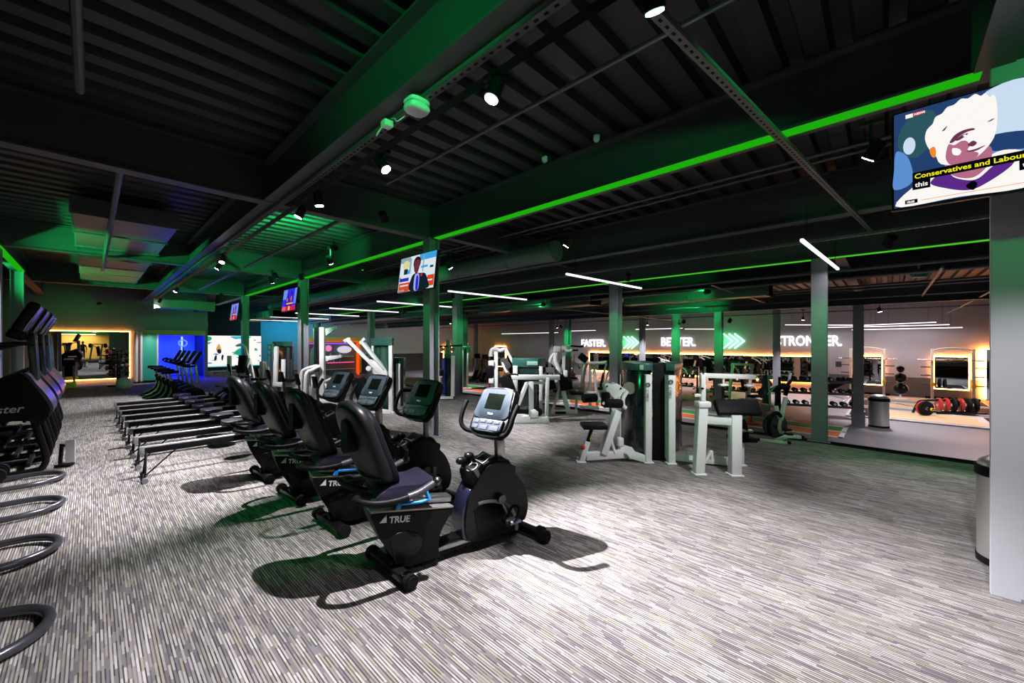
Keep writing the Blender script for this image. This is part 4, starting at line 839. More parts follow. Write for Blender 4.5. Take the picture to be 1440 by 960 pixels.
for k in range(9):
    o = MB().cyl((0, 0, 0), (0, 0, .20), .06, bev=.01).cyl((0, 0, .2), (0, 0, .26), .03).build('bottle', mat('bottle_%d' % (k % 3), ((.7, .1, .25), (.15, .35, .6), (.65, .6, .5))[k % 3], .3)); o.location = (11.4+.22*(k if k < 5 else k-4), 28.62, FL+(.97 if k < 5 else 1.37)); tag(o, '%s drink bottle on the %s kiosk shelf, %s from the left' % (('maroon', 'blue', 'beige')[k % 3], 'middle' if k < 5 else 'upper', ('first', 'second', 'third', 'fourth', 'fifth')[k if k < 5 else k-5]), 'bottle', 'bottles on the kiosk shelves')
MACHINES = [
  ('lateral_raise_machine', 'white lateral raise machine with low black seat, left of the twin stack towers', 'weight machine',(4.954, 2.765,0),[('seat_post', 'W', [('bar',(-0.437,0.0,0.015),(-0.354,0.0,0.29),0.085,0.075),('box',(-0.442,0.0,0.01),(0.13,0.13,0.02))]),('seat_stem', 'B', [('bar',(-0.354,0.0,0.27),(-0.29,0.0,0.467),0.05,0.05)]),('stem_scale', 'Y', [('bar',(-0.327,-0.04,0.319),(-0.278,-0.04,0.465),0.012,0.012)]),('seat_knob', 'R', [('sphere',(-0.425,-0.07,0.22),0.03),('cyl',(-0.427,-0.08,0.222),(-0.373,0.0,0.231),0.012)]),('seat', 'V', [('box',(-0.27,0.0,0.506),(0.33,0.3,0.06))]),('base_frame', 'W', [('bar',(-0.373,0.0,0.083),(0.231,0.05,0.109),0.085,0.11),('bar',(0.191,0.05,0.109),(0.465,-0.02,0.05),0.085,0.1),('bar',(0.161,0.05,0.079),(0.245,0.1,0.165),0.2,0.12)]),('post', 'W', [('bar',(-0.142,0.0,0.113),(0.072,0.05,0.704),0.105,0.1),('bar',(0.052,0.05,0.674),(-0.027,0.05,0.951),0.045,0.09),('bar',(0.062,0.05,0.674),(0.151,0.05,0.941),0.045,0.09),('tube', [(-0.029,0.0,0.368),(-0.01,0.0,0.241),(0.029,0.0,0.123)],0.022)]),('pivot_bracket', 'W', [('plate', [(-0.113,1.066),(-0.088,1.1),(-0.01,1.061),(0.039,1.09),(0.088,1.066),(0.147,1.017),(0.187,0.997),(0.118,0.938),(0.039,0.859),(-0.01,0.908),(-0.098,0.987)],0.0,0.16)]),('pivot_bolt', 'B', [('cyl',(-0.086,-0.02,1.047),(-0.086,0.0,1.047),0.012),('cyl',(0.105,-0.02,1.018),(0.105,0.0,1.018),0.012)]),('cam_pulley', 'S', [('cyl',(0.255,0.07,1.01),(0.255,0.13,1.01),0.085),('cyl',(0.191,0.010000000000000002,0.981),(0.191,0.09,0.981),0.05)]),('lever_arm', 'W', [('tube', [(0.202,0.02,0.975),(0.138,0.0,0.879),(0.132,-0.02,0.784),(0.171,-0.02,0.745)],0.03)]),('chest_pad', 'V', [('cyl',(-0.122,-0.08,0.977),(-0.122,-0.08,0.784),0.06)]),('roller_pad', 'V', [('cyl',(-0.181,-0.25,0.853),(0.072,-0.15,0.828),0.062)]),('pad_cap', 'L', [('cyl',(-0.186,-0.265,0.85),(-0.186,-0.255,0.85),0.022)]),('cable', 'W', [('cyl',(0.134,0.12,1.203),(0.134,0.12,0.3),0.006)]),('counter_block', 'W', [('box',(0.125,0.1,0.255),(0.09,0.09,0.13)),('box',(0.165,0.1,0.145),(0.12,0.1,0.09))]),('stack_shroud', 'SH', [('plan', [(0.442,0.0),(0.323,0.06),(0.25,0.22),(0.242,0.45),(0.377,0.7),(0.654,0.7),(0.688,0.45),(0.555,0.1)],0.13,1.265)]),('stack_cap', 'C', [('plan', [(0.437,-0.03),(0.314,0.03),(0.234,0.2),(0.226,0.45),(0.377,0.74),(0.678,0.74),(0.709,0.45),(0.545,0.0)],1.265,1.365)]),('cap_label', 'GP', [('plan', [(0.411,-0.035),(0.364,-0.014),(0.368,0.0),(0.416,-0.02)],1.275,1.345)]),('upright', 'W', [('bar',(0.471,-0.03,1.21),(0.471,-0.03,0.014),0.085,0.085),('box',(0.471,-0.03,0.014),(0.13,0.13,0.02))]),('upright_lettering', 'LG', [('emblem',(0.456,-0.08,1.074),0.03),('vtext',(0.431,-0.08,1.006),'CYBEX',0.052)])], None),
  ('arm_curl_machine', 'white arm curl machine with wide black elbow pad, right of the twin stack towers', 'weight machine',(5.458,1.651,0),[('upright', 'W', [('bar',(-0.387,0.32,1.205),(-0.387,0.32,0.009),0.095,0.085),('bar',(-0.419,0.4,1.198),(-0.419,0.4,0.044),0.03,0.05),('box',(-0.387,0.32,0.007),(0.14,0.13,0.02))]),('upright_lettering', 'LG', [('emblem',(-0.407,0.27,1.118),0.03),('vtext',(-0.435,0.27,1.051),'CYBEX',0.052)]),('stack_shroud', 'SH', [('plan', [(-0.327,0.36),(-0.2,0.5),(-0.053,0.75),(0.032,1.0),(-0.175,1.0),(-0.399,0.45)],0.13,1.265)]),('stack_cap', 'C', [('plan', [(-0.338,0.32),(-0.198,0.48),(-0.043,0.75),(0.055,1.03),(-0.175,1.03),(-0.424,0.4)],1.265,1.36)]),('stack_guard', 'B', [('plan', [(-0.582,0.48),(-0.413,0.44),(-0.186,1.0),(-0.411,0.95)],0.02,1.34)]),('leg', 'W', [('bar',(-0.211,-0.1,0.016),(-0.152,-0.07,0.837),0.115,0.11),('box',(-0.211,-0.1,0.012),(0.15,0.16,0.02))]),('leg', 'W', [('bar',(0.217,-0.15,0.015),(0.232,-0.13,0.749),0.125,0.11),('box',(0.217,-0.15,0.01),(0.16,0.16,0.02))]),('leg', 'W', [('bar',(0.524,0.23,0.008),(0.524,0.23,0.332),0.05,0.05),('box',(0.524,0.23,0.005),(0.1,0.1,0.02))]),('lift_post', 'W', [('bar',(-0.143,-0.07,0.837),(-0.143,-0.07,1.259),0.06,0.06),('box',(-0.143,-0.07,0.873),(0.16,0.15,0.08)),('bar',(-0.251,-0.07,0.985),(-0.143,-0.07,0.985),0.04,0.04)]),('post_pin', 'B', [('cyl',(-0.166,-0.125,1.075),(-0.166,-0.095,1.075),0.014),('cyl',(-0.148,-0.1,1.253),(-0.148,-0.1,1.36),0.006)]),('handle_beam', 'W', [('bar',(-0.179,-0.07,1.237),(0.56,0.0,1.208),0.055,0.06)]),('handle_post', 'W', [('bar',(0.134,-0.04,1.203),(0.134,-0.04,1.121),0.025,0.025),('box',(0.134,-0.04,1.112),(0.1,0.08,0.025))]),('handle_post', 'W', [('bar',(0.486,-0.01,1.191),(0.486,-0.01,1.109),0.025,0.025),('box',(0.486,-0.01,1.1),(0.1,0.08,0.025))]),('cross_beam', 'W', [('bar',(-0.103,-0.08,0.677),(0.18,-0.12,0.667),0.1,0.09)]),('elbow_pad', 'V', [('slab',(0.28,-0.1,0.833),(0.54,0.21,0.075),(50,0,-2))]),('back_pad', 'V', [('cyl',(0.46,0.32,0.455),(0.609,0.26,0.477),0.15)]),('base_beam', 'W', [('bar',(-0.331,0.35,0.098),(0.479,0.2,0.055),0.09,0.1),('cyl',(-0.157,0.23500000000000001,0.119),(-0.157,0.28500000000000003,0.119),0.055),('tube', [(-0.049,0.05,0.119),(-0.003,0.05,0.192),(0.025,0.05,0.248),(0.034,0.05,0.137)],0.02)]),('seat', 'V', [('box',(0.565,0.3,0.353),(0.28,0.28,0.06))]),('seat_knob', 'S', [('cyl',(0.45,0.15,0.492),(0.619,0.15,0.483),0.02)])], None),
  ('leg_extension_machine', 'white leg extension machine with broad dark stack tower, behind the nearest console', 'weight machine',(6.285, 5.433,0),[('base_plate', 'W', [('plate', [(-0.429,-0.002),(0.413,-0.002),(0.362,0.127),(-0.341,0.113)],-0.1,0.25)]),('stack_shroud', 'SH', [('plan', [(-0.339,0.45),(0.062,0.35),(0.251,0.4),(0.279,0.8),(-0.338,0.85)],0.1,1.05)]),('stack_window', 'G', [('plan', [(-0.263,0.32),(0.196,0.28),(0.202,0.36),(-0.262,0.42)],0.92,1.14)]),('stack_cap', 'C', [('plan', [(-0.371,0.45),(-0.248,0.3),(0.194,0.25),(0.364,0.45),(0.385,0.9),(-0.354,0.95)],1.12,1.3)]),('cap_label', 'GP', [('plan', [(-0.05,0.26),(0.178,0.235),(0.179,0.25),(-0.049,0.275)],1.16,1.25)]),('upright', 'W', [('bar',(-0.301,0.3,1.151),(-0.301,0.3,0.444),0.1,0.08)]),('upright', 'W', [('bar',(0.248,0.25,1.139),(0.248,0.25,0.07),0.07,0.07)]),('upright', 'W', [('bar',(0.029,-0.02,0.844),(0.029,-0.02,0.09),0.1,0.08)]),('upright', 'W', [('bar',(0.366,-0.05,0.921),(0.344,-0.05,0.081),0.075,0.08)]),('beam', 'W', [('bar',(-0.459,0.0,0.931),(0.623,0.0,0.924),0.11,0.1),('bar',(-0.074,0.0,0.813),(0.4,0.0,0.813),0.06,0.06)]),('slant_post', 'W', [('bar',(-0.063,-0.1,0.823),(-0.269,-0.15,0.318),0.08,0.07),('bar',(-0.255,-0.2,0.587),(-0.457,-0.2,0.066),0.06,0.06),('bar',(-0.576,-0.1,0.954),(-0.488,-0.1,0.632),0.09,0.06)]),('slant_pad', 'V', [('bar',(-0.342,-0.25,0.694),(-0.428,-0.25,0.435),0.09,0.22),('bar',(-0.53,-0.2,0.977),(-0.356,-0.2,0.515),0.07,0.25)]),('handle', 'B', [('tube', [(-0.486,-0.2,0.977),(-0.342,-0.3,1.014),(-0.242,-0.3,1.0)],0.018)]),('pulley_wheel', 'B', [('cyl',(0.173,-0.10500000000000001,0.219),(0.173,-0.055,0.219),0.085)]),('pulley_cover', 'W', [('plate', [(0.009,0.111),(0.009,0.257),(0.096,0.279),(0.169,0.228),(0.169,0.111)],-0.13,-0.09)])], None),
  ('shoulder_press_machine', 'white shoulder press machine with overhead handles and curved uprights, right behind the leg extension machine', 'weight machine',(7.554, 5.401,0),[('base_frame', 'W', [('bar',(-0.357,0.05,0.023),(0.246,0.0,0.032),0.09,0.13),('bar',(0.214,0.0,-0.018),(0.23,0.0,0.557),0.05,0.05)]),('foot_pad', 'B', [('box',(-0.154,-0.05,0.041),(0.24,0.03,0.05))]),('slant_post', 'W', [('bar',(-0.148,0.0,0.771),(0.041,0.0,0.032),0.11,0.1),('bar',(-0.102,0.1,0.762),(-0.335,0.1,0.014),0.06,0.06)]),('pivot_block', 'B', [('box',(-0.152,-0.1,0.854),(0.14,0.12,0.15))]),('upright', 'W', [('tube', [(-0.148,0.0,0.82),(-0.197,0.0,1.05),(-0.263,0.0,1.264),(-0.23,0.0,1.445)],0.055),('tube', [(-0.368,0.1,0.845),(-0.385,0.1,1.177),(-0.318,0.1,1.343),(-0.202,0.1,1.426)],0.04),('bar',(-0.076,0.05,0.849),(-0.059,0.05,1.51),0.07,0.06)]),('head_bracket', 'W', [('box',(-0.23,0.0,1.494),(0.16,0.14,0.15)),('box',(-0.066,0.0,1.527),(0.12,0.12,0.1))]),('press_handle', 'W', [('tube', [(-0.066,0.0,1.527),(0.003,-0.1,1.463),(0.101,-0.2,1.481)],0.03),('tube', [(-0.019,0.1,1.575),(0.097,0.1,1.575)],0.022)]),('handle_grip', 'B', [('cyl',(0.097,0.1,1.575),(0.361,0.0,1.551),0.022),('cyl',(0.101,-0.2,1.476),(0.23,-0.2,1.476),0.022),('sphere',(0.361,0.0,1.568),0.03)]),('gauge_plate', 'W', [('box',(-0.404,-0.1,1.024),(0.2,0.05,0.12)),('box',(-0.033,0.0,0.919),(0.1,0.1,0.18))]),('seat', 'V', [('box',(0.214,0.0,0.492),(0.3,0.3,0.07))]),('backrest', 'V', [('bar',(-0.007,-0.05,0.563),(-0.056,-0.05,0.858),0.1,0.28)])], None),
  ('assisted_dip_machine', 'grey tubular machine with a flat top rail and black roller, standing behind the shoulder press', 'weight machine',(8.122, 5.092,0),[('rail', 'W', [('tube', [(-0.252,0.0,1.205),(-0.201,0.0,1.172),(0.269,0.0,1.172),(0.319,0.0,1.222)],0.04)]),('leg', 'S', [('tube', [(-0.134,0.0,1.155),(-0.201,0.0,0.92),(-0.218,0.0,0.467)],0.05)]),('leg', 'W', [('bar',(-0.014,0.1,1.15),(-0.022,0.1,0.149),0.06,0.06)]),('leg', 'W', [('bar',(0.071,0.1,1.15),(0.156,0.1,0.149),0.06,0.06)]),('console', 'B', [('bar',(-0.285,0.0,1.356),(-0.117,0.0,1.222),0.1,0.16)]),('roller_pad', 'V', [('cyl',(-0.273,-0.4,0.388),(0.037,-0.3,0.391),0.1)]),('base_beam', 'W', [('bar',(-0.268,0.1,0.115),(0.19,0.1,0.098),0.1,0.08),('bar',(-0.168,0.0,0.467),(0.101,0.0,0.467),0.06,0.06)])], None),
  ('plate_arm_machine', 'white machine with two long raised lever arms, behind the second bike console', 'weight machine',(4.639, 8.775,0),[('lever_arm', 'W', [('bar',(-0.581,-0.3,1.723),(0.232,-0.2,0.87),0.13,0.07),('bar',(-0.646,-0.3,1.674),(-0.516,-0.3,1.739),0.1,0.07)]),('lever_arm', 'W', [('bar',(-0.445,0.2,1.693),(0.238,0.1,0.895),0.12,0.07),('bar',(-0.479,0.2,1.624),(-0.359,0.2,1.744),0.08,0.07)]),('pivot_bracket', 'W', [('plate', [(-0.095,1.266),(0.036,1.217),(0.216,1.021),(0.248,0.874),(0.134,0.792),(-0.046,1.021)],-0.25,-0.13),('cyl',(-0.077,-0.35,1.057),(-0.077,-0.25,1.057),0.06),('cyl',(0.281,-0.35,0.943),(0.281,-0.25,0.943),0.07)]),('frame_tube', 'W', [('tube', [(0.117,-0.2,0.853),(-0.014,-0.2,0.985),(-0.064,-0.2,0.771),(-0.146,-0.2,0.032)],0.045),('tube', [(0.167,-0.1,0.845),(0.034,-0.1,0.595),(0.001,-0.1,0.014)],0.045)]),('upright', 'W', [('bar',(0.343,-0.05,1.575),(0.343,-0.05,-0.02),0.085,0.085),('box',(0.343,-0.05,-0.02),(0.2,0.2,0.03)),('bar',(-0.206,0.3,1.572),(-0.206,0.3,0.117),0.05,0.05)]),('stack_shroud', 'SH2', [('plan', [(-0.241,0.35),(0.27,0.05),(0.309,0.2),(0.159,0.7),(-0.362,0.8)],0.1,1.58)]),('stack_cap', 'C', [('plan', [(-0.258,0.3),(-0.034,0.1),(0.359,-0.02),(0.344,0.2),(0.181,0.75),(-0.417,0.85)],1.58,1.76)]),('base_beam', 'W', [('bar',(-0.129,-0.2,0.081),(0.349,-0.1,0.031),0.1,0.1)]),('backrest', 'V', [('bar',(-0.228,-0.2,0.36),(-0.376,-0.2,0.82),0.1,0.3)]),('seat', 'V', [('box',(-0.096,-0.2,0.393),(0.35,0.3,0.08))])], None),
  ('selector_tower', 'slim dark stack tower with one white upright, right of the raised arm machine', 'weight machine',(5.303, 8.946,0),[('upright', 'W', [('bar',(0.014,-0.05,1.126),(0.014,-0.05,-0.029),0.1,0.09),('box',(0.014,-0.05,-0.029),(0.18,0.18,0.03))]),('stack_shroud', 'SH', [('plan', [(-0.122,0.05),(0.139,-0.05),(0.071,0.4),(-0.218,0.5)],0.06,1.1)]),('stack_cap', 'C', [('plan', [(-0.125,0.0),(0.156,-0.08),(0.09,0.4),(-0.251,0.55)],1.1,1.27)]),('base_beam', 'W', [('bar',(-0.101,0.1,-0.036),(0.131,0.6,-0.063),0.1,0.1)]),('seat', 'V', [('box',(0.176,0.5,0.403),(0.35,0.35,0.08))]),('seat_post', 'W', [('bar',(0.176,0.5,0.328),(0.176,0.5,-0.028),0.08,0.08)])], None),
  ('cable_crossover_tower', 'tall white cable tower with a dark column and bent side tubes, before the kiosk', 'weight machine',(4.376,11.382,0),[('post', 'W', [('bar',(0.029,0.0, 2.072),(0.029,0.0,-0.01),0.13,0.12)]),('weight_column', 'SH', [('cyl',(-0.177,0.1, 2.076),(-0.177,0.1,1.045),0.085)]),('column_cap', 'G', [('cyl',(-0.177,0.1, 2.195),(-0.177,0.1, 2.056),0.1)]),('cable_rail', 'S', [('bar',(-0.166,-0.1, 2.03),(-0.166,-0.1,0.998),0.02,0.02)]),('pulley_arm', 'W', [('plate', [(0.122, 2.031),(0.405, 2.1),(0.415, 2.031),(0.141,1.836)],-0.05,0.05)]),('pulley_arm', 'W', [('plate', [(0.122,1.278),(0.571,1.308),(0.571,1.239),(0.141,1.132)],-0.05,0.05)]),('bent_tube', 'W', [('tube', [(0.009,-0.1,0.998),(-0.174,-0.2,0.888),(-0.258,-0.3,0.781),(-0.296,-0.3,0.035)],0.055),('tube', [(-0.049,-0.1,1.017),(-0.38,-0.1,0.92),(-0.497,-0.1,0.764),(-0.536,-0.1,0.064)],0.05),('bar',(-0.216,0.0,0.835),(-0.216,0.0,0.049),0.1,0.08),('bar',(-0.118,0.0,0.854),(0.0,0.0,0.108),0.04,0.04)]),('base_beam', 'W', [('bar',(-0.536,-0.1,0.044),(0.398,-0.1,0.044),0.1,0.08)]),('brace', 'W', [('bar',(0.079,0.0,0.579),(0.354,0.0,0.697),0.05,0.05),('bar',(0.098,0.0,0.54),(0.275,0.0,0.069),0.05,0.05)])], None),
  ('pulldown_machine', 'white framed machine with a broad black stack tower, left of the second television column', 'weight machine',(3.771,12.75,0),[('upright', 'W', [('bar',(-0.074,-0.1,1.538),(-0.115,-0.1,0.011),0.1,0.09)]),('upright', 'W', [('bar',(0.187,-0.2,1.176),(0.187,-0.2,0.066),0.09,0.08)]),('chrome_guide', 'S', [('cyl',(-0.236,0.0,1.619),(-0.246,0.0,0.038),0.045)]),('stack_shroud', 'SH', [('plan', [(-0.162,0.1),(0.439,-0.2),(0.205,0.3),(-0.391,0.6)],0.06,1.55)]),('stack_cap', 'C', [('plan', [(-0.307,0.1),(0.371,-0.15),(0.108,0.4),(-0.543,0.6)],1.55,1.68)]),('cross_beam', 'W', [('bar',(-0.066,-0.2,0.47),(0.534,-0.3,0.46),0.12,0.12)]),('base_beam', 'W', [('bar',(-0.146,-0.1,0.052),(0.459,-0.2,0.066),0.1,0.08)]),('seat', 'V', [('box',(0.43,-0.4,0.609),(0.35,0.3,0.08))])], None),
  ('incline_press_machine', 'white A-frame press machine with black back pad before the video wall', 'weight machine',(3.766,16.394,0),[('frame_post', 'W', [('bar',(-0.075,0.0,1.512),(0.125,0.0,0.862),0.1,0.08),('bar',(0.166,-0.1,1.116),(-0.157,-0.1,0.074),0.09,0.08),('bar',(0.059,0.1,0.983),(0.236,0.1,0.026),0.07,0.07),('tube', [(-0.35,0.0,1.537),(-0.175,0.0,1.587),(-0.05,0.0,1.462)],0.04)]),('backrest', 'V', [('bar',(-0.015,-0.2,0.603),(-0.033,-0.1,1.191),0.22,0.28)]),('seat', 'V', [('box',(-0.02,-0.3,0.463),(0.4,0.35,0.08))]),('post', 'W', [('bar',(-0.683,0.1,1.184),(-0.683,0.1,-0.024),0.11,0.09)]),('base_beam', 'W', [('bar',(-0.604,-0.1,0.024),(0.439,-0.1,0.024),0.1,0.1),('bar',(-0.256,-0.1,0.496),(0.191,-0.1,0.521),0.06,0.06)]),('cross_rail', 'S', [('bar',(-1.25,0.1,0.58),(0.183,0.3,0.641),0.05,0.05)])], None),
  ('leg_curl_machine', 'white machine with a slanted side panel, between the video wall and the broad black tower', 'weight machine',(3.912,14.784,0),[('post', 'W', [('bar',(-0.104,0.0,1.035),(-0.104,0.0,0.013),0.11,0.1)]),('angled_panel', 'W', [('plate', [(-0.171,1.009),(-0.054,1.056),(-0.008,0.753),(0.132,0.52),(0.132,0.287),(-0.008,0.333),(-0.078,0.007),(-0.147,0.007)],0.05,0.15)]),('panel_inset', 'SH2', [('plate', [(0.023,0.733),(0.139,0.501),(0.139,0.362),(0.046,0.524)],0.0,0.02)]),('ladder_rack', 'S', [('bar',(-0.091,0.3,1.638),(-0.091,0.3,0.831),0.03,0.03),('bar',(0.016,0.3,1.638),(0.016,0.3,0.878),0.03,0.03),('bar',(-0.091,0.3,1.567),(0.016,0.3,1.567),0.03,0.05),('bar',(-0.091,0.3,1.401),(0.016,0.3,1.401),0.03,0.05),('bar',(-0.091,0.3,1.234),(0.016,0.3,1.234),0.03,0.05)]),('base_beam', 'W', [('bar',(-0.209,0.0,0.013),(0.209,0.0,0.013),0.1,0.1),('bar',(-0.091,0.3,0.831),(-0.091,0.3,-0.001),0.05,0.05)]),('seat', 'V', [('box',(-0.082,-0.2,0.473),(0.35,0.3,0.08))])], None),
  ('cable_column_machine', 'dark cable machine with a blue back panel, left of the carpet edge column', 'weight machine',(7.148, 9.324,0),[('mast', 'G2', [('bar',(0.0,0.0,1.722),(0.0,0.0,1.225),0.1,0.09)]),('head_bar', 'B', [('bar',(-0.251,-0.1,1.537),(0.402,0.1,1.566),0.05,0.05)]),('pulley', 'S', [('cyl',(-0.131,-0.23,1.457),(-0.131,-0.17,1.457),0.06),('cyl',(0.16,-0.13,1.455),(0.16,-0.07,1.455),0.06)]),('blue_panel', 'BL', [('plan', [(-0.183,0.1),(-0.083,0.0),(-0.1,0.1),(-0.201,0.2)],0.12,1.2)]),('stack_shroud', 'SH', [('plan', [(-0.102,0.05),(0.098,-0.1),(0.079,0.3),(-0.129,0.4)],0.08,1.2)]),('stack_cap', 'G2', [('plan', [(-0.114,0.0),(0.116,-0.15),(0.082,0.35),(-0.158,0.45)],1.2,1.32)]),('upright', 'W', [('bar',(0.16,-0.1,1.27),(0.15,-0.1,0.1),0.1,0.08)]),('seat_pad', 'V', [('box',(-0.222,-0.2,0.785),(0.25,0.22,0.18))]),('pad_post', 'W', [('bar',(-0.212,-0.2,0.663),(-0.212,-0.2,0.113),0.05,0.05)]),('base_beam', 'W', [('bar',(-0.253,-0.2,0.072),(0.16,-0.1,0.058),0.08,0.07)])], None),
  ('dual_pulley_machine', 'green lit double pulley machine on the lower floor, right of the carpet edge column', 'weight machine',(12.937,15.427,-0.7),[('upright', 'W', [('bar',(-0.143,0, 2.082),(-0.179,0,0.046),0.09,0.09)]),('upright', 'W', [('bar',(0.107,0, 2.011),(0.071,0,0.046),0.09,0.09)]),('stack_shroud', 'SH2', [('plan', [(-0.155,0.1),(0.078,0.1),(0.063,0.4),(-0.192,0.4)],0.1, 6.3)]),('head_bar', 'G2', [('bar',(-0.25,0, 2.118),(0.25,0, 2.082),0.12,0.12),('cyl',(0.2,-0.24000000000000002,1.943),(0.2,-0.16,1.943),0.1)]),('base_beam', 'W', [('bar',(-0.308,-0.1,0.022),(0.331,-0.1,0.022),0.1,0.1)])], None),
  ('seated_row_machine', 'white machine with tall post and curved arm, left of the leg extension machine', 'weight machine',(6.506, 6.655,0),[('post', 'W', [('bar',(-0.008,0.0,1.442),(-0.008,0.0,0.064),0.09,0.08)]),('curved_arm', 'W', [('tube', [(-0.133,0.0,1.326),(-0.116,0.0,1.459),(-0.033,0.0,1.501),(0.083,0.0,1.459),(0.218,-0.1,1.51)],0.05),('bar',(0.218,-0.1,1.51),(0.398,-0.2,1.187),0.06,0.05)]),('gauge_box', 'W', [('box',(-0.114,-0.05,1.163),(0.14,0.1,0.14)),('box',(-0.114,-0.05,0.766),(0.12,0.1,0.14))]),('backrest', 'V', [('box',(-0.149,0.0,0.977),(0.16,0.25,0.3))]),('pivot_wheel', 'S', [('cyl',(0.185,-0.14,1.215),(0.185,-0.060000000000000005,1.215),0.09),('cyl',(0.268,-0.24000000000000002,1.122),(0.268,-0.16,1.122),0.07)]),('lever', 'W', [('tube', [(0.119,-0.1,1.231),(0.186,-0.15,1.086),(0.252,-0.2,0.959)],0.03)]),('base_beam', 'W', [('bar',(-0.166,0.0,0.064),(0.233,0.0,0.047),0.1,0.1)]),('seat', 'V', [('box',(-0.127,-0.1,0.492),(0.34,0.3,0.08))]),('seat_post', 'W', [('bar',(-0.127,-0.1,0.426),(-0.127,-0.1,0.097),0.07,0.07)])], None),
  ('spin_bike', 'white framed spin bike at the carpet edge, left of the dark column', 'exercise bike',(7.816,1.34,0),[('base', 'W', [('bar',(-0.232,0.1,-0.001),(0.096,-0.1,0.008),0.07,0.05),('bar',(-0.035,0.0,0.018),(0.269,0.15,0.065),0.06,0.05),('bar',(0.245,0.15,0.065),(0.461,0.1,0.059),0.07,0.05)]),('foot_cap', 'B', [('bar',(-0.286,0.12,-0.006),(-0.232,0.1,-0.001),0.08,0.06),('bar',(0.096,-0.1,0.008),(0.14,-0.12,0.007),0.08,0.06),('bar',(0.461,0.1,0.059),(0.497,0.1,0.059),0.08,0.06)]),('flywheel', 'SH', [('cyl',(-0.041,-0.025,0.277),(-0.041,0.025,0.277),0.2)]),('flywheel_guard', 'B', [('tube', [(-0.126,-0.03,0.119),(-0.161,-0.03,0.283),(-0.114,-0.03,0.447),(-0.02,-0.03,0.494),(0.039,-0.03,0.424)],0.03)]),('frame_post', 'W', [('bar',(-0.024,0.0,0.607),(0.018,0.0,0.395),0.055,0.05),('bar',(0.141,0.0,0.748),(0.059,0.0,0.371),0.06,0.05)]),('fork', 'PK', [('tube', [(0.04,-0.02,0.399),(0.016,-0.02,0.258),(0.045,-0.02,0.164),(0.081,-0.02,0.187)],0.03)]),('pedal', 'B', [('box',(0.061,-0.15,0.239),(0.1,0.09,0.03)),('box',(0.119,-0.1,0.158),(0.1,0.09,0.03))]),('crank', 'D', [('bar',(-0.009,-0.1,0.205),(0.068,-0.14,0.237),0.03,0.02)]),('saddle', 'B', [('bar',(-0.082,0.0,0.854),(0.13,0.0,0.949),0.12,0.06)]),('saddle_post', 'B', [('bar',(0.0,0.0,0.89),(-0.012,0.0,0.583),0.05,0.05)]),('handlebar', 'B', [('tube', [(0.015,-0.1,0.901),(0.107,-0.1,0.971),(0.236,0.0,1.031)],0.025),('bar',(0.13,0.0,0.772),(0.189,0.0,0.949),0.05,0.05)]),('handle_stem', 'W', [('bar',(0.177,0.0,0.937),(0.224,0.0,1.149),0.03,0.03)]),('bottle', 'GR', [('bar',(-0.229,-0.1,0.797),(-0.101,-0.1,0.936),0.02,0.02)])], None),  # last part is a thin handle, its green light put into the colour
  ('panel_stand', 'tall green panel stand with a white edge, left of the spin bike', 'stand',(15.622, 2.981,-0.7),[('panel', 'SH2', [('plate', [(-0.084,1.237),(0.048,1.261),(0.084,0.28),(-0.084,0.304)],0.0,0.12)]),('edge_post', 'W', [('bar',(0.04,-0.05,1.265),(0.087,-0.05,0.216),0.05,0.06)]),('base', 'PU', [('box',(-0.159,-0.1,0.153),(0.3,0.3,0.16))])], None),
]
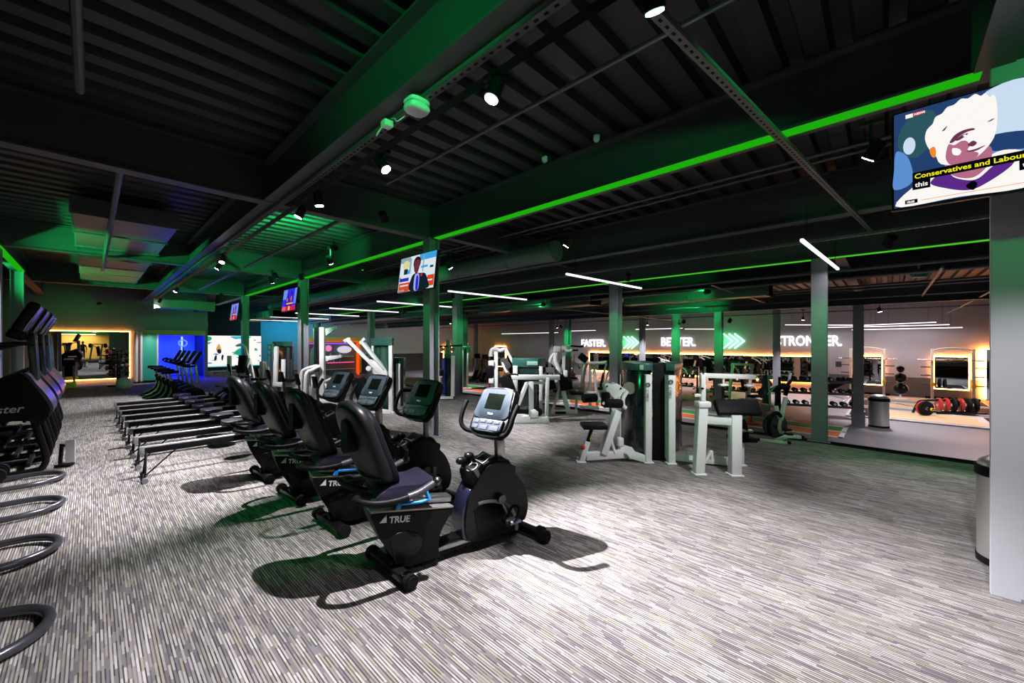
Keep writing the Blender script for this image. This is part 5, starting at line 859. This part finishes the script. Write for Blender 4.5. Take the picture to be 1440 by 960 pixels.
# ------------------------------------------------------------------ weight machines from the tables above
MK = {'W': WHITE, 'B': BLACK, 'V': VINYL, 'S': ALU, 'R': REDP, 'Y': NEONY, 'L': LABELW, 'LG': LABELG, 'GP': mat('label_mint', (.35, .55, .45), .4), 'C': CAPM, 'SH': SHROUD,
      'SH2': mat('green_smoked_shroud', (.015, .075, .05), .2, coat=.4), 'G': mat('stack_window', (.01, .04, .035), .15, coat=.5), 'G2': mat('green_cap', (.03, .30, .14), .35), 'BL': mat('royal_blue_panel', (.02, .06, .55), .3), 'PK': mat('pale_pink_plastic', (.6, .42, .42), .4), 'PU': mat('lilac_box', (.30, .26, .36), .5), 'D': DSTEEL, 'GR': GREENLITP}
def P3(p): return (p[0], p[1], max(p[2], .012))
for name, label, cat, loc_, parts, grp in MACHINES:
    t = thing(name, label, cat, loc_, -46.6, grp)
    for pn, mk, prims in parts:
        mb = MB()
        for q in prims:
            k = q[0]
            if k == 'bar': mb.bar(P3(q[1]), P3(q[2]), q[3], q[4], bev=.008)
            elif k == 'cyl': mb.cyl(P3(q[1]), P3(q[2]), q[3], bev=min(.01, q[3]*.25) if q[3] > .02 else 0, seg=22)
            elif k == 'tube': mb.tube([P3(p) for p in q[1]], q[2], smooth=4 if len(q[1]) > 2 else 0)
            elif k == 'plate': mb.prism(q[1], q[2], q[3], bev=.006)
            elif k == 'plan': mb.prism(q[1], q[2], q[3], axis='z', bev=.01)
            elif k == 'box': mb.box(P3(q[1]), q[2], bev=min(q[2])*.25, seg=3)
            elif k == 'slab': mb.box(q[1], q[2], rot=q[3], bev=.02, seg=3)
            elif k == 'sphere': mb.sphere(q[1], q[2])
            elif k == 'emblem':
                c = q[1]
                mb.tube([(c[0]+q[2]*.8*math.cos(a), c[1], c[2]+q[2]*.8*math.sin(a)) for a in [i*PI/9 for i in range(18)]], q[2]*.3, closed=True, seg=6).cyl((c[0]+.006, c[1]-.003, c[2]), (c[0]+.006, c[1]+.003, c[2]), .005)
            elif k == 'vtext':
                c = Vector(q[1])
                mb.text(q[2], q[3], Matrix.Translation(c) @ Matrix.Rotation(rad(90), 4, 'Y') @ Matrix.Rotation(rad(90), 4, 'X'), ext=.001)
        mb.build(pn, MK[mk], t, angle=42)
# ------------------------------------------------------------------ bins, free weights, small things
def bin_(label, x, y, z, h=.82, r=.19):
    t = thing('litter_bin', label, 'bin', (x, y, z), 0, 'steel litter bins')
    MB().lathe([(r, .05), (r, h*.86), (r-.01, h*.86)], seg=36).build('body', STEEL, t); MB().lathe([(r+.004, 0), (r+.006, .05), (r-.02, .055)], seg=36).build('base_ring', RUBBER, t)
    MB().lathe([(r+.006, h*.84), (r+.012, h*.84), (r+.012, h*.93), (r+.002, h*.935)], seg=36).build('rim_band', RUBBER, t)
    MB().lathe([(r, h*.93), (r-.01, h*.97), (r-.06, h*1.02), (r-.12, h*1.045), (.01, h*1.05)], seg=36).build('lid', STEEL, t)
bin_('steel litter bin with black rim half hidden by the pillar', 4.68, -.66, 0, .78, .17)
bin_('steel litter bin with black rim standing on the lower floor beside a column', 15.12, .20, FL, .86, .22)
# squat racks with storage pegs
def rack(label, yl, yr, bar_):
    x = 24.05; t = thing('squat_rack', label, 'squat rack', (x, (yl+yr)/2, FL), -90, 'arched squat racks on the sign wall'); w_ = abs(yl-yr)/2
    for s in (-1, 1):
        p = MB().bar((s*w_, 0, 0), (s*w_, 0, 2.08), .09, .08).bar((s*w_, .42, 1.5), (s*w_, 0, 1.5), .05, .05).build('upright', mat('rack_cream', (.66, .60, .50), .4), t)
        for z in (.62, .98, 1.33): MB().cyl((s*(w_+.03), 0, z), (s*(w_+.34), 0, z), .025).build('storage_peg', DSTEEL, p)
        MB().box((s*w_, -.08, .62), (.12, .1, .16), bev=.01).build('safety_catch', NEONY if False else mat('catch_yellow', (.8, .5, .02), .4), p)
    MB().tube([(-w_, 0, 2.0), (-w_*.6, 0, 2.09), (0, 0, 2.13), (w_*.6, 0, 2.09), (w_, 0, 2.0)], .03, smooth=5).tube([(-w_, 0, 1.9), (-w_*.5, 0, 2.05), (0, 0, 2.09), (w_*.5, 0, 2.05), (w_, 0, 1.9)], .015, smooth=5).build('arch', mat('rack_cream', (.66, .60, .50), .4), t)
    MB().bar((-w_-.2, .2, .05), (w_+.2, .2, .05), .1, .1).build('base_beam', BLACK, t)
    b = thing('barbell', 'bare steel barbell resting in %s' % bar_, 'barbell', (x-.09, (yl+yr)/2, FL+1.63), -90, 'barbells in the squat racks')
    MB().cyl((-.95, 0, 0), (.95, 0, 0), .016).build('bar', CHROME, b); MB().cyl((-1.0, 0, 0), (-.62, 0, 0), .026).cyl((.62, 0, 0), (1.0, 0, 0), .026).build('sleeve', CHROME, b)
rack('arched squat rack nearest the pillar, with storage pegs on both sides', -1.32, -2.45, 'the squat rack nearest the pillar'); rack('arched squat rack half hidden by the dark column beside the longest sign', 1.27, .15, 'the squat rack behind the column')
def platform(x0, x1, y0, y1, label):
    t = thing('lifting_platform', label, 'platform', ((x0+x1)/2, (y0+y1)/2, FL), 0, 'lifting platforms'); a, b = (x1-x0)/2, (y1-y0)/2
    MB().box((0, 0, .02), (2*a, 2*b, .04)).build('base', mat('platform_grey', (.40, .38, .40), .5), t, smooth=False)
    MB().box((-a*.0, 0, .042), (2*a-.5, b*1.0, .008)).build('inlay', mat('platform_oak', (.62, .42, .24), .4, noise=.1, scale=8), t, smooth=False); [MB().box((0, q*b*.78, .042), (2*a-.3, b*.36, .012)).build('rubber_pad', RUBBER, t, smooth=False) for q in (-1, 1)]
platform(16.6, 19.0, -2.9, 1.0, 'lifting platform nearest the carpet, the loaded barbell lying on it'); platform(19.5, 21.6, -2.8, 1.2, 'lifting platform in the middle, between the loaded barbell and the squat racks'); platform(22.0, 23.8, -2.7, 1.3, 'lifting platform right in front of the squat racks')
PR = mat('plate_red', (.42, .02, .02), .35); 
def plate(loc_, rz, m_, label, r=.225, th=.06, grp='bumper plates', txt=False, name='bumper_plate'):
    t = thing(name, label, 'weight plate', loc_, rz, grp)
    MB().lathe([(.03, -th/2), (r*.62, -th/2), (r*.66, -th*.36), (r*.88, -th*.36), (r*.92, -th/2), (r, -th*.4), (r, th*.4), (r*.92, th/2), (.03, th/2)], m=Matrix.Rotation(rad(90), 4, 'X'), seg=36).build('disc', m_, t, angle=50)
    MB().lathe([(.026, -th*.52), (.05, -th*.52), (.05, th*.52), (.026, th*.52)], m=Matrix.Rotation(rad(90), 4, 'X'), seg=20).build('hub', CHROME, t)
    if txt:
        mb = MB()
        for body, a in (('20', 180), ('20', 0)):
            mb.text(body, .075, Matrix.Rotation(rad(a), 4, 'Y') @ Matrix.Translation((-.04, -th*.40, .155)) @ Matrix.Rotation(rad(90), 4, 'X'), ext=.003)
        mb.build('plate_lettering', LABELW, t, smooth=False)
b = thing('loaded_barbell', 'barbell lying on the near lifting platform with a big black plate facing the camera', 'barbell', (18.1, -.86, FL+.27), -50)
MB().cyl((0, -.45, 0), (0, 1.6, 0), .016).build('bar', CHROME, b); MB().cyl((0, -.45, 0), (0, -.05, 0), .026).build('sleeve', CHROME, b); MB().cyl((0, -.22, 0), (0, -.18, 0), .05).build('collar', mat('catch_yellow', (.8, .5, .02), .4), b)
plate((18.1, -.86, FL+.27), -50, RUBBER, 'big black bumper plate with white numbers on the near end of the loaded barbell', txt=True)
dx, dy = math.sin(rad(50)), math.cos(rad(50))
plate((18.1+.075*dx, -.86+.075*dy, FL+.27), -50, PR, 'red bumper plate directly behind the big black one on the loaded barbell')
pr_ = thing('plate_rack', 'low plate rack full of red and black plates behind the loaded barbell', 'plate rack', (18.9, -1.15, FL+.04), -50)
MB().bar((-.15, -.14, .04), (1.35, -.14, .04), .04, .05).bar((-.15, .14, .04), (1.35, .14, .04), .04, .05).build('rail', BLACK, pr_); MB().tube([(-.75, 0, .03), (-.62, 0, .3), (-.45, 0, .42), (.45, 0, .44), (.62, 0, .40), (.75, 0, .03)], .035, smooth=4).build('carry_arch', BLACK, pr_)
nm = ['first from the left', 'second from the left', 'third from the left', 'fourth from the left', 'fifth from the left', 'at the right end']
ca, sa = math.cos(rad(-50)), math.sin(rad(-50))
for k in range(6):
    u = .05+.22*k; plate((18.9+u*ca, -1.15+u*sa, FL+.04+.29), 40-25, PR if k in (0, 1, 3) else RUBBER, '%s plate in the low plate rack, %s' % ('red' if k in (0, 1, 3) else 'black', nm[k]), .22, .08, 'plates in the low rack')
# medicine ball stand
t = thing('ball_stand', 'slim stand holding three black medicine balls between the squat racks', 'ball stand', (22.6, -.35, FL+.04)); MB().cyl((0, 0, 0), (0, 0, 1.32), .03).cyl((0, 0, 0), (0, 0, .04), .25).build('post', WHITEP, t)
m = MB()
for z in (.24, .72, 1.12): m.tube([(-.11+.10*math.cos(a), .10*math.sin(a), z) for a in [i*PI/9 for i in range(18)]], .012, closed=True)
m.build('ball_ring', CHROME, t)
for z, r, lab in ((.46, .235, 'largest black medicine ball, lowest on the slim stand'), (.90, .19, 'middle sized black medicine ball on the slim stand'), (1.25, .13, 'smallest black medicine ball, topmost on the slim stand')):
    o = MB().sphere((0, 0, 0), r, seg=32).tube([(r*math.cos(a), r*math.sin(a), 0) for a in [i*PI/16 for i in range(32)]], .006, closed=True, seg=6).build('medicine_ball', GLOSS); o.location = (22.6-r-.035, -.35, FL+.04+z); tag(o, lab, 'ball', 'medicine balls on the stand')
# dumbbell racks
def make_db(r, l):
    mb = MB().cyl((-l/2, 0, 0), (-l*.2, 0, 0), r, seg=14, bev=.008).cyl((l*.2, 0, 0), (l/2, 0, 0), r, seg=14, bev=.008); mb.mi = 1; mb.cyl((-l*.2, 0, 0), (l*.2, 0, 0), .016, seg=8).cyl((-l/2-.004, 0, 0), (-l/2, 0, 0), r*.6, seg=14)
    o = mb.build('dumbbell', [RUBBER, CHROME]); return o
DB = None
for ri, (x, y, rz, lab) in enumerate(((15.95, 1.65, -70, 'three tier dumbbell rack behind the spin bike'), (18.6, 4.6, -90, 'three tier dumbbell rack behind the arm curl machine'), (19.0, 7.4, -90, 'three tier dumbbell rack below the middle word of the sign wall'))):
    t = thing('dumbbell_rack', lab, 'dumbbell rack', (x, y, FL), rz, 'dumbbell racks')
    for s in (-1, 1): MB().bar((s*.98, .25, 0), (s*.98, .25, 1.2), .07, .06).bar((s*.98, -.3, .03), (s*.98, .35, .03), .07, .05).bar((s*.98, -.28, .25), (s*.98, .2, .3), .05, .04).build('upright', BLACK, t)
    for k, (z, yy) in enumerate(((.36, -.18), (.74, -.02), (1.10, .12))):
        MB().box((0, yy, z), (1.96, .30, .02), rot=(-14, 0, 0)).bar((-.98, yy-.15, z+.0), (.98, yy-.15, z+.0), .03, .06).build('shelf', DSTEEL, t)
    R = Matrix.Rotation(rad(rz), 4, 'Z')
    for k, (z, yy) in enumerate(((.36, -.18), (.74, -.02), (1.10, .12))):
        for j in range(8):
            if DB is None: DB = make_db(.068, .30); o = DB
            else: o = DB.copy(); COL.objects.link(o)
            p = R @ Vector((-.86+.245*j, yy, z+.085)); o.location = (x+p.x, y+p.y, FL+p.z); o.rotation_euler = (0, 0, rad(rz+90))
            tag(o, '%s dumbbell from the left, %s of the rack %s' % (('first', 'second', 'third', 'fourth', 'fifth', 'sixth', 'seventh', 'eighth')[j], ('bottom shelf', 'middle shelf', 'top shelf')[k], ('behind the spin bike', 'behind the arm curl machine', 'below the middle word')[ri]), 'dumbbell', 'dumbbells on the %s, rack %s' % (('bottom shelf', 'middle shelf', 'top shelf')[k], ('behind the spin bike', 'behind the arm curl machine', 'below the middle word')[ri]))
# benches and lower floor machines seen between the columns
def bench(x, y, rz, label, back=35):
    t = thing('weight_bench', label, 'bench', (x, y, FL), rz, 'weight benches')
    MB().box((.25, 0, .43), (.5, .28, .08), bev=.025, seg=3).build('seat', VINYL, t); a = rad(back)
    MB().bar((-.02, 0, .44), (-.02-.8*math.cos(a), 0, .44+.8*math.sin(a)), .28, .08, bev=.025, up=Y3, seg=3).build('backrest', VINYL, t)
    MB().bar((.45, 0, .38), (-.6, 0, .12), .06, .06).bar((-.3, 0, .2), (-.35, 0, .6), .05, .05).bar((.42, -.28, .03), (.42, .28, .03), .06, .06).bar((.40, 0, .05), (.36, 0, .4), .06, .06).bar((-.62, -.3, .03), (-.62, .3, .03), .06, .06).bar((-.62, 0, .03), (-.6, 0, .14), .06, .06).build('frame', WHITE, t)
for a in ((15.9, 4.4, 200, 'weight bench with white frame and raised back behind the arm curl machine, left one'), (16.6, 3.4, 160, 'weight bench with white frame and raised back behind the arm curl machine, right one'), (20.6, 1.9, 90, 'black weight bench under the last letters of the longest sign'), (14.9, 8.9, 200, 'weight bench with white frame on the far side of the lanes below the middle word')): bench(*a)
def plate_press(x, y, rz, label, c2=WHITE):
    t = thing('plate_press', label, 'weight machine', (x, y, FL), rz, 'plate loaded machines on the lower floor')
    MB().bar((-.7, -.35, .05), (.7, -.35, .05), .09, .09).bar((-.7, .35, .05), (.7, .35, .05), .09, .09).bar((-.55, -.35, .05), (-.55, .35, .05), .08, .08).bar((.55, -.35, .05), (.2, -.35, 1.5), .08, .09).bar((.55, .35, .05), (.2, .35, 1.5), .08, .09).bar((.2, -.4, 1.5), (.2, .4, 1.5), .08, .08).build('frame', c2, t)
    MB().box((-.25, 0, .5), (.45, .36, .09), bev=.03, seg=3).build('seat', VINYL, t); MB().bar((0, 0, .55), (.2, 0, 1.3), .34, .09, bev=.03, up=Y3, seg=3).build('backrest', VINYL, t); MB().bar((-.2, 0, .08), (-.2, 0, .46), .08, .08).build('seat_post', c2, t)
    for s in (-1, 1):
        l_ = MB().tube([(.2, s*.42, 1.45), (-.3, s*.46, 1.3), (-.55, s*.4, 1.05)], .03, smooth=4).build('lever', c2, t); MB().cyl((-.55, s*.4, 1.05), (-.6, s*.22, 1.02), .022).build('grip', RUBBER, l_)
        MB().cyl((.15, s*.5, 1.38), (.15, s*.56, 1.38), .2, seg=24).build('plate', RUBBER, l_)
for a in ((12.2, 9.4, 130, 'plate loaded press with white frame before the middle word'), (16.5, 6.6, 150, 'plate loaded press with white frame behind the twin stack towers'), (17.2, 12.2, 120, 'plate loaded press with white frame below the first chevrons'), (16.8, 15.8, 140, 'plate loaded press with white frame below the short sign'), (20.8, 11.6, 100, 'plate loaded press with white frame close to the long mirror'), (18.5, 19.0, 140, 'plate loaded press with white frame left of the short sign'), (17.6, 4.1, 170, 'plate loaded press with white frame behind the arm curl machine, before the long mirror'), (20.4, 6.1, 100, 'plate loaded press with white frame below the second chevrons'), (16.3, 8.1, 140, 'plate loaded press with white frame below the word in the middle'), (21.2, 8.9, 100, 'plate loaded press with white frame at the long mirror below the middle word')): plate_press(*a)
t = thing('agility_marker', 'red round marker with a post standing on the orange lane', 'marker', (13.1, 2.9, FL+.006)); MB().cyl((0, 0, 0), (0, 0, .05), .26, .22, seg=28).build('base', REDP, t); MB().cyl((0, 0, .05), (0, 0, .62), .045).build('post', REDP, t)
t = thing('agility_marker', 'red marker with a post at the far end of the lanes', 'marker', (13.6, 14.4, FL+.006)); MB().cyl((0, 0, 0), (0, 0, .05), .3, .22, seg=28).build('base', REDP, t); MB().cyl((0, 0, .05), (0, 0, .62), .05).build('post', REDP, t)
def lower_trainer(x, y, rz, label):
    o = copy_tree(ct); o.location = (x, y, FL); o.rotation_euler = (0, 0, rad(rz)); o['label'] = label; o['group'] = 'cross trainers on the lower floor'
lower_trainer(15.2, 17.0, 200, 'dark cross trainer on the lower floor behind the narrow white post'); lower_trainer(16.0, 18.6, 200, 'dark cross trainer on the lower floor next to the green pulley machine'); lower_trainer(19.5, 14.4, 180, 'dark cross trainer below the short sign at the left')
# far left corner: towers, accessory tree, ball, stand with bright base
t = thing('rounded_frame_rack', 'white rounded frame with a teal panel between the glowing mirror and the blue doorway', 'rack', (1.28, 22.5, 0), 0)
for x in (0, .14): MB().tube([(x, .25, 0), (x, .25, 1.9), (x, .18, 2.05), (x, 0, 2.1), (x, -.18, 2.05), (x, -.25, 1.9), (x, -.25, 0)], .045, smooth=3).build('loop_frame', mat('cream_paint', (.7, .66, .62), .4), t)
MB().box((.40, 0, 1.05), (.44, .5, 1.95), bev=.02).build('panel', TEALP, t); MB().box((.64, 0, 1.05), (.06, .5, 1.95), bev=.015).build('edge_post', mat('cream_paint', (.7, .66, .62), .4), t); MB().box((.3, 0, .03), (.8, .7, .06)).build('base', BLACK, t)
t = thing('accessory_tree', 'black accessory tower with stub arms beside the glowing mirror', 'storage tower', (.72, 21.2, 0)); MB().bar((0, 0, 0), (0, 0, 1.35), .12, .12).bar((-.3, 0, .03), (.3, 0, .03), .5, .05).build('post', BLACK, t)
m = MB()
for z in (.5, .75, 1.0, 1.25): m.cyl((-.32, 0, z), (.32, 0, z), .02).cyl((0, -.3, z), (0, .3, z), .02)
m.build('peg', DSTEEL, t)
k = 0
for z in (.5, .75, 1.0, 1.25):
    for s in (-1, 1):
        o = MB().cyl((-.05, 0, 0), (.05, 0, 0), .11, seg=18, bev=.01).build('small_plate', RUBBER if k % 3 else mat('plate_maroon', (.15, .01, .03), .4)); o.location = (.72+s*.22, 21.2, z); tag(o, 'small %s plate on the accessory tower, %s peg from the floor, %s side' % ('black' if k % 3 else 'maroon', ('lowest', 'second', 'third', 'highest')[k//2], ('mirror', 'doorway')[k % 2]), 'weight plate', 'small plates on the accessory tower'); k += 1
o = MB().sphere((0, 0, .22), .22, seg=28).build('exercise_ball', mat('pale_teal_ball', (.55, .68, .66), .3)); o.location = (.80, 19.4, 0); tag(o, 'pale exercise ball on the carpet before the upright bikes', 'ball')
t = thing('hygiene_stand', 'black and grey hygiene stand with a fluorescent yellow base before the glowing mirror', 'stand', (-.55, 21.6, 0)); MB().box((0, 0, .10), (.38, .3, .2), bev=.02).build('base', NEONY, t); MB().box((-.13, 0, .5), (.06, .2, .62)).box((.13, 0, .5), (.06, .2, .62)).build('frame', GREYP, t); MB().box((0, 0, .62), (.2, .2, .4), bev=.02).box((0, 0, .92), (.34, .26, .22), bev=.03).build('dispenser', BLACK, t); MB().box((0, 0, 1.05), (.24, .2, .05), bev=.01).build('lid', WHITEP, t)
t = thing('floor_sign', 'small white upright panel in a dark holder on the carpet beside the stair climbers', 'sign', (-.24, 7.98, 0), -30); MB().box((0, 0, .02), (.16, .12, .04), bev=.012).bar((-.06, .02, .03), (-.04, .02, .30), .035, .035).bar((-.06, .02, .29), (.06, .02, .25), .03, .03).build('holder', GLOSS, t); MB().box((.06, 0, .20), (.10, .012, .30)).build('panel', WHITEP, t)
for x, y, rz, lab in ((-2.6, 13.0, -30, 'white framed machine in green light behind the stair climbers, nearer one'), (-2.3, 15.4, -30, 'white framed machine in green light behind the stair climbers, farther one')):
    o = copy_tree([q for q in SC.objects if q.name == 'plate_press'][0]); o.location = (x, y, 0); o.rotation_euler = (0, 0, rad(rz)); o['label'] = lab; o['group'] = 'white machines behind the stair climbers'

# ------------------------------------------------------------------ behind the camera: the entrance that the glowing mirror shows
struct('wall_entrance', MB().box((-.9, -15.0, 1.3), (6, .2, 2.7)), mat('entrance_yellow', (.75, .52, .16), .6, noise=.1, scale=2), smooth=False)
struct('floor_entrance', MB().box((-.9, -14, -.05), (6, 3.9, .1)), GYMRUB, smooth=False)
struct('trim_fascia', MB().box((-.9, -11.86, 3.0), (4.6, .08, 1.0)), mat('fascia_green', (.03, .38, .16), .5), smooth=False)
t = thing('entrance_sign', 'white lettered board and round badge over the entrance', 'sign', (-.9, -11.80, 3.0), 180); MB().box((.1, 0, .1), (1.5, .04, .34), bev=.02).build('board', emit('entrance_board', (1, 1, 1), .9), t)
mb = MB().tube([(-1.2+.33*math.cos(a), 0, .05+.33*math.sin(a)) for a in [i*PI/16 for i in range(32)]], .06, closed=True)
for k in range(3): mb.cyl((-1.2+.16*math.cos(k*2.094+1.57), -.03, .05+.16*math.sin(k*2.094+1.57)), (-1.2+.16*math.cos(k*2.094+1.57), .03, .05+.16*math.sin(k*2.094+1.57)), .09)
mb.build('badge', emit('entrance_board', (1, 1, 1), .9), t)
light('AREA', 'entrance_light', (-.9, -13.4, 2.5), 160, (1, .78, .42), rot=(0, 0, 0), size=2.5)
light('AREA', 'entrance_green', (-.9, -10.9, 3.9), 40, (.03, 1, .3), target=(-.9, -12, 3), size=1.5)
def person():
    t = thing('person', 'person in red top and dark trousers by the entrance, seen in the glowing mirror', 'person', (-.55, -10.6, 0), 0)
    me = bpy.data.meshes.new('body'); V = []; Ed = []; Rr = []
    def v(x, y, z, r): V.append((x, y, z)); Rr.append(r); return len(V)-1
    pel = v(0, 0, .95, .14); wa = v(0, 0, 1.1, .125); ch = v(0, .01, 1.3, .15); nk = v(0, 0, 1.47, .06); hd0 = v(0, .02, 1.56, .075); hd1 = v(0, .02, 1.66, .085); hd2 = v(0, .02, 1.72, .05)
    Ed += [(pel, wa), (wa, ch), (ch, nk), (nk, hd0), (hd0, hd1), (hd1, hd2)]
    for s in (-1, 1):
        h_ = v(s*.09, 0, .9, .095); kn = v(s*.10, .02, .5, .06); an = v(s*.10, -.01, .1, .042); to = v(s*.115, .14, .04, .035); Ed += [(pel, h_), (h_, kn), (kn, an), (an, to)]
        sh = v(s*.18, 0, 1.38, .065); el = v(s*.25, -.02, 1.1, .045); wr = v(s*.26, .08, .87, .03); pm_ = v(s*.26, .10, .80, .032); Ed += [(ch, sh), (sh, el), (el, wr), (wr, pm_)]
        for k in range(5):
            a = v(s*.26+(k-2)*.014, .115, .745-(.012 if k in (1, 3) else 0), .009) if k < 4 else v(s*.235, .14, .78, .010)
            b_ = v(V[a][0], .14, .71, .008) if k < 4 else v(s*.23, .165, .755, .009); Ed += [(pm_, a), (a, b_)]
    me.from_pydata(V, Ed, []); o = bpy.data.objects.new('body', me); COL.objects.link(o); o.parent = t
    md = o.modifiers.new('skin', 'SKIN'); sv = me.skin_vertices[0].data
    for i, r in enumerate(Rr): sv[i].radius = (r, r); sv[i].use_root = (i == 0)
    o.modifiers.new('sub', 'SUBSURF').levels = 1; o.modifiers['sub'].render_levels = 1
    bpy.context.view_layer.update(); dg = bpy.context.evaluated_depsgraph_get()
    m2 = bpy.data.meshes.new_from_object(o.evaluated_get(dg)); o.modifiers.clear(); o.data = m2
    for mm in (mat('red_top', (.42, .03, .03), .8), mat('navy_trousers', (.02, .035, .10), .8), mat('skin', (.55, .34, .25), .5), mat('white_shoe', (.7, .7, .7), .5)): m2.materials.append(mm)
    for p in m2.polygons:
        c = p.center; p.use_smooth = True
        p.material_index = 2 if c.z > 1.46 or (abs(c.x) > .2 and c.z < .9 and c.z > .6) else 0 if c.z > .98 or abs(c.x) > .2 else 1 if c.z > .09 else 3
    MB().sphere((0, -.0, 1.68), .105, (1, 1.05, .95)).build('hair', mat('dark_hair', (.03, .02, .015), .6), t)
    MB().sphere((0, .115, 1.62), .016).build('nose', mat('skin', (.55, .34, .25), .5), t)
person()

# ------------------------------------------------------------------ green wash lights added to tint beams, columns, ducts and seats
def added_green_wash(x, y, z, tgt, e, label, size=100):
    t = thing('added_green_spotlight', label, 'wash light', (x, y, z), 0, 'added green wash lights'); d = (Vector(tgt)-Vector((x, y, z))).normalized()
    MB().cyl(-d*.10, d*.02, .05, .06, seg=18).build('lamp_head', BLACK, t); MB().cyl((0, 0, 0), (0, 0, .12), .01, seg=6).build('stem', BLACK, t); MB().cyl(d*.021, d*.026, .05, seg=18).build('lamp_lens', LAMPG, t)
    light('SPOT', 'added_green_light', d*.05, e, (.02, 1, .22), parent=t, rot=[math.degrees(a) for a in d.to_track_quat('-Z', 'Y').to_euler()], spot_size=rad(size), spot_blend=.9, shadow_soft_size=.06)
GW = [
 (-2.2, 9.6, 2.7, (.4, 11.2, 3.6), 1300, 'over the second stair climber', 64), (-2.2, 14.0, 2.7, (.4, 16.0, 3.6), 1300, 'behind the last stair climber', 64),
 (2.9, 7.0, 3.3, (3.2, 9.6, 4.0), 420, 'over the rowing machines', 90), (2.9, 13.0, 3.3, (3.3, 15.6, 4.0), 180, 'beyond the second cross beam', 90),
 (-.7, -1.0, 3.3, (1.5, 2.3, 3.58), 700, 'behind the camera, lighting the middle beam', 25), (-2.6, 4.4, 2.7, (1.25, 4.1, 1.3), 190, 'left of the picture, aimed at the backrests of the recumbent bikes', 58),
 (2.6, -2.2, 3.3, (4.05, -.72, 2.9), 90, 'behind the camera, at the head of the pillar', 60), (2.2, -1.8, 3.2, (4.0, 2.8, 3.72), 300, 'behind the camera, washing the near beam', 40),
 (5.2, 7.4, 3.0, (6.1, 9, 3.4), 50, 'at the round duct', 90), (9.4, 7.6, 2.8, (10.4, 9.2, 2.9), 120, 'at the box duct over the white machines', 80), (9.6, 3.0, 2.8, (10.9, 4.2, 2.9), 90, 'at the box duct before the chevrons', 80),
 (2.7, 4.9, 3.3, (4.0, 5.8, 2.2), 85, 'at the nearest television column', 40), (7.0, 8.9, 2.95, (7.95, 9.95, 1.8), 160, 'at the column beside the blue machine', 44), (7.2, 3.7, 2.9, (8.3, 4.6, 1.9), 110, 'at the column behind the lateral raise machine', 36), (6.9, .0, 2.9, (8.3, .8, 1.9), 90, 'at the column beside the spin bike', 36),
 (7.2, -1.0, 2.8, (8.0, -.2, 0), 60, 'at the carpet edge near the pillar', 70), (3.2, 11.2, 3.3, (4.1, 12.0, 2.0), 30, 'at the second television column', 36), (3.2, 17.2, 3.3, (4.1, 18.1, 2.0), 30, 'at the third television column', 36),
 (13.3, 5.0, 2.3, (14.9, 5.75, 1.7), 260, 'at the column before the middle word', 40), (13.3, 3.5, 2.3, (14.9, 4.26, 1.6), 200, 'at the column before the second chevrons', 40), (13.3, 9.8, 2.3, (14.9, 10.6, 1.7), 260, 'at the column before the short sign', 40),
 (3.0, 21.2, 3.0, (2.6, 23.6, 3.2), 14, 'at the wall over the blue doorway', 60), (.2, 21.4, 3.1, (-.6, 23.6, 2.9), 12, 'at the wall over the glowing mirror', 60), (5.0, 20.5, 2.8, (6.2, 22.5, 3.0), 90, 'at the box duct before the video wall', 60),
 (-2.4, 10.5, 3.0, (-1.3, 12.3, 1.5), 90, 'at the column behind the stair climbers', 60), (4.0, 8.2, 3.25, (4.6, 9.0, 1.9), 14, 'at the raised arm machine', 40), (3.6, 10.6, 3.25, (4.3, 11.4, 2.1), 14, 'at the tall cable tower', 40),
 (12.6, 4.6, 2.3, (14.8, 5.2, 2.95), 300, 'at the beam before the middle word', 70), (7.6, 12.4, 2.7, (10.0, 14.4, 2.95), 160, 'at the box duct over the lanes', 70),
]
for x, y, z, tg, e, lab, sz in GW: added_green_wash(x, y, z, tg, e, 'added green wash light '+lab, sz)
light('AREA', 'far_wall_wash', (17, 26.6, 2.9), 25, (.9, .85, 1), rot=(60, 0, 0), shape='RECTANGLE', size=10, size_y=.3)

struct('wall_mirrored', MB().box((-5.9, -4.6, 1.3), (.1, 5, 2.4)), WALLP, smooth=False)
light('SPOT', 'added_wall_wash', (-2.6, -4.4, 3.2), 500, (.9, .95, 1), target=(-5.9, -4.4, 1.0), spot_size=rad(95), spot_blend=.6, shadow_soft_size=.05)  # lamp added so the squat rack mirror reflects a bright wall
for x, y, rz, lab in ((.5, -3.6, 120, 'white framed machine behind the camera side, nearer the pillar, seen in the squat rack mirror'), (-2.6, -4.6, 120, 'white framed machine before the bright wall, seen in the squat rack mirror')):
    o = copy_tree([q for q in SC.objects if q.name == 'plate_press'][0]); o.location = (x, y, 0); o.rotation_euler = (0, 0, rad(rz)); o['label'] = lab; o['group'] = 'white machines seen in the squat rack mirror'
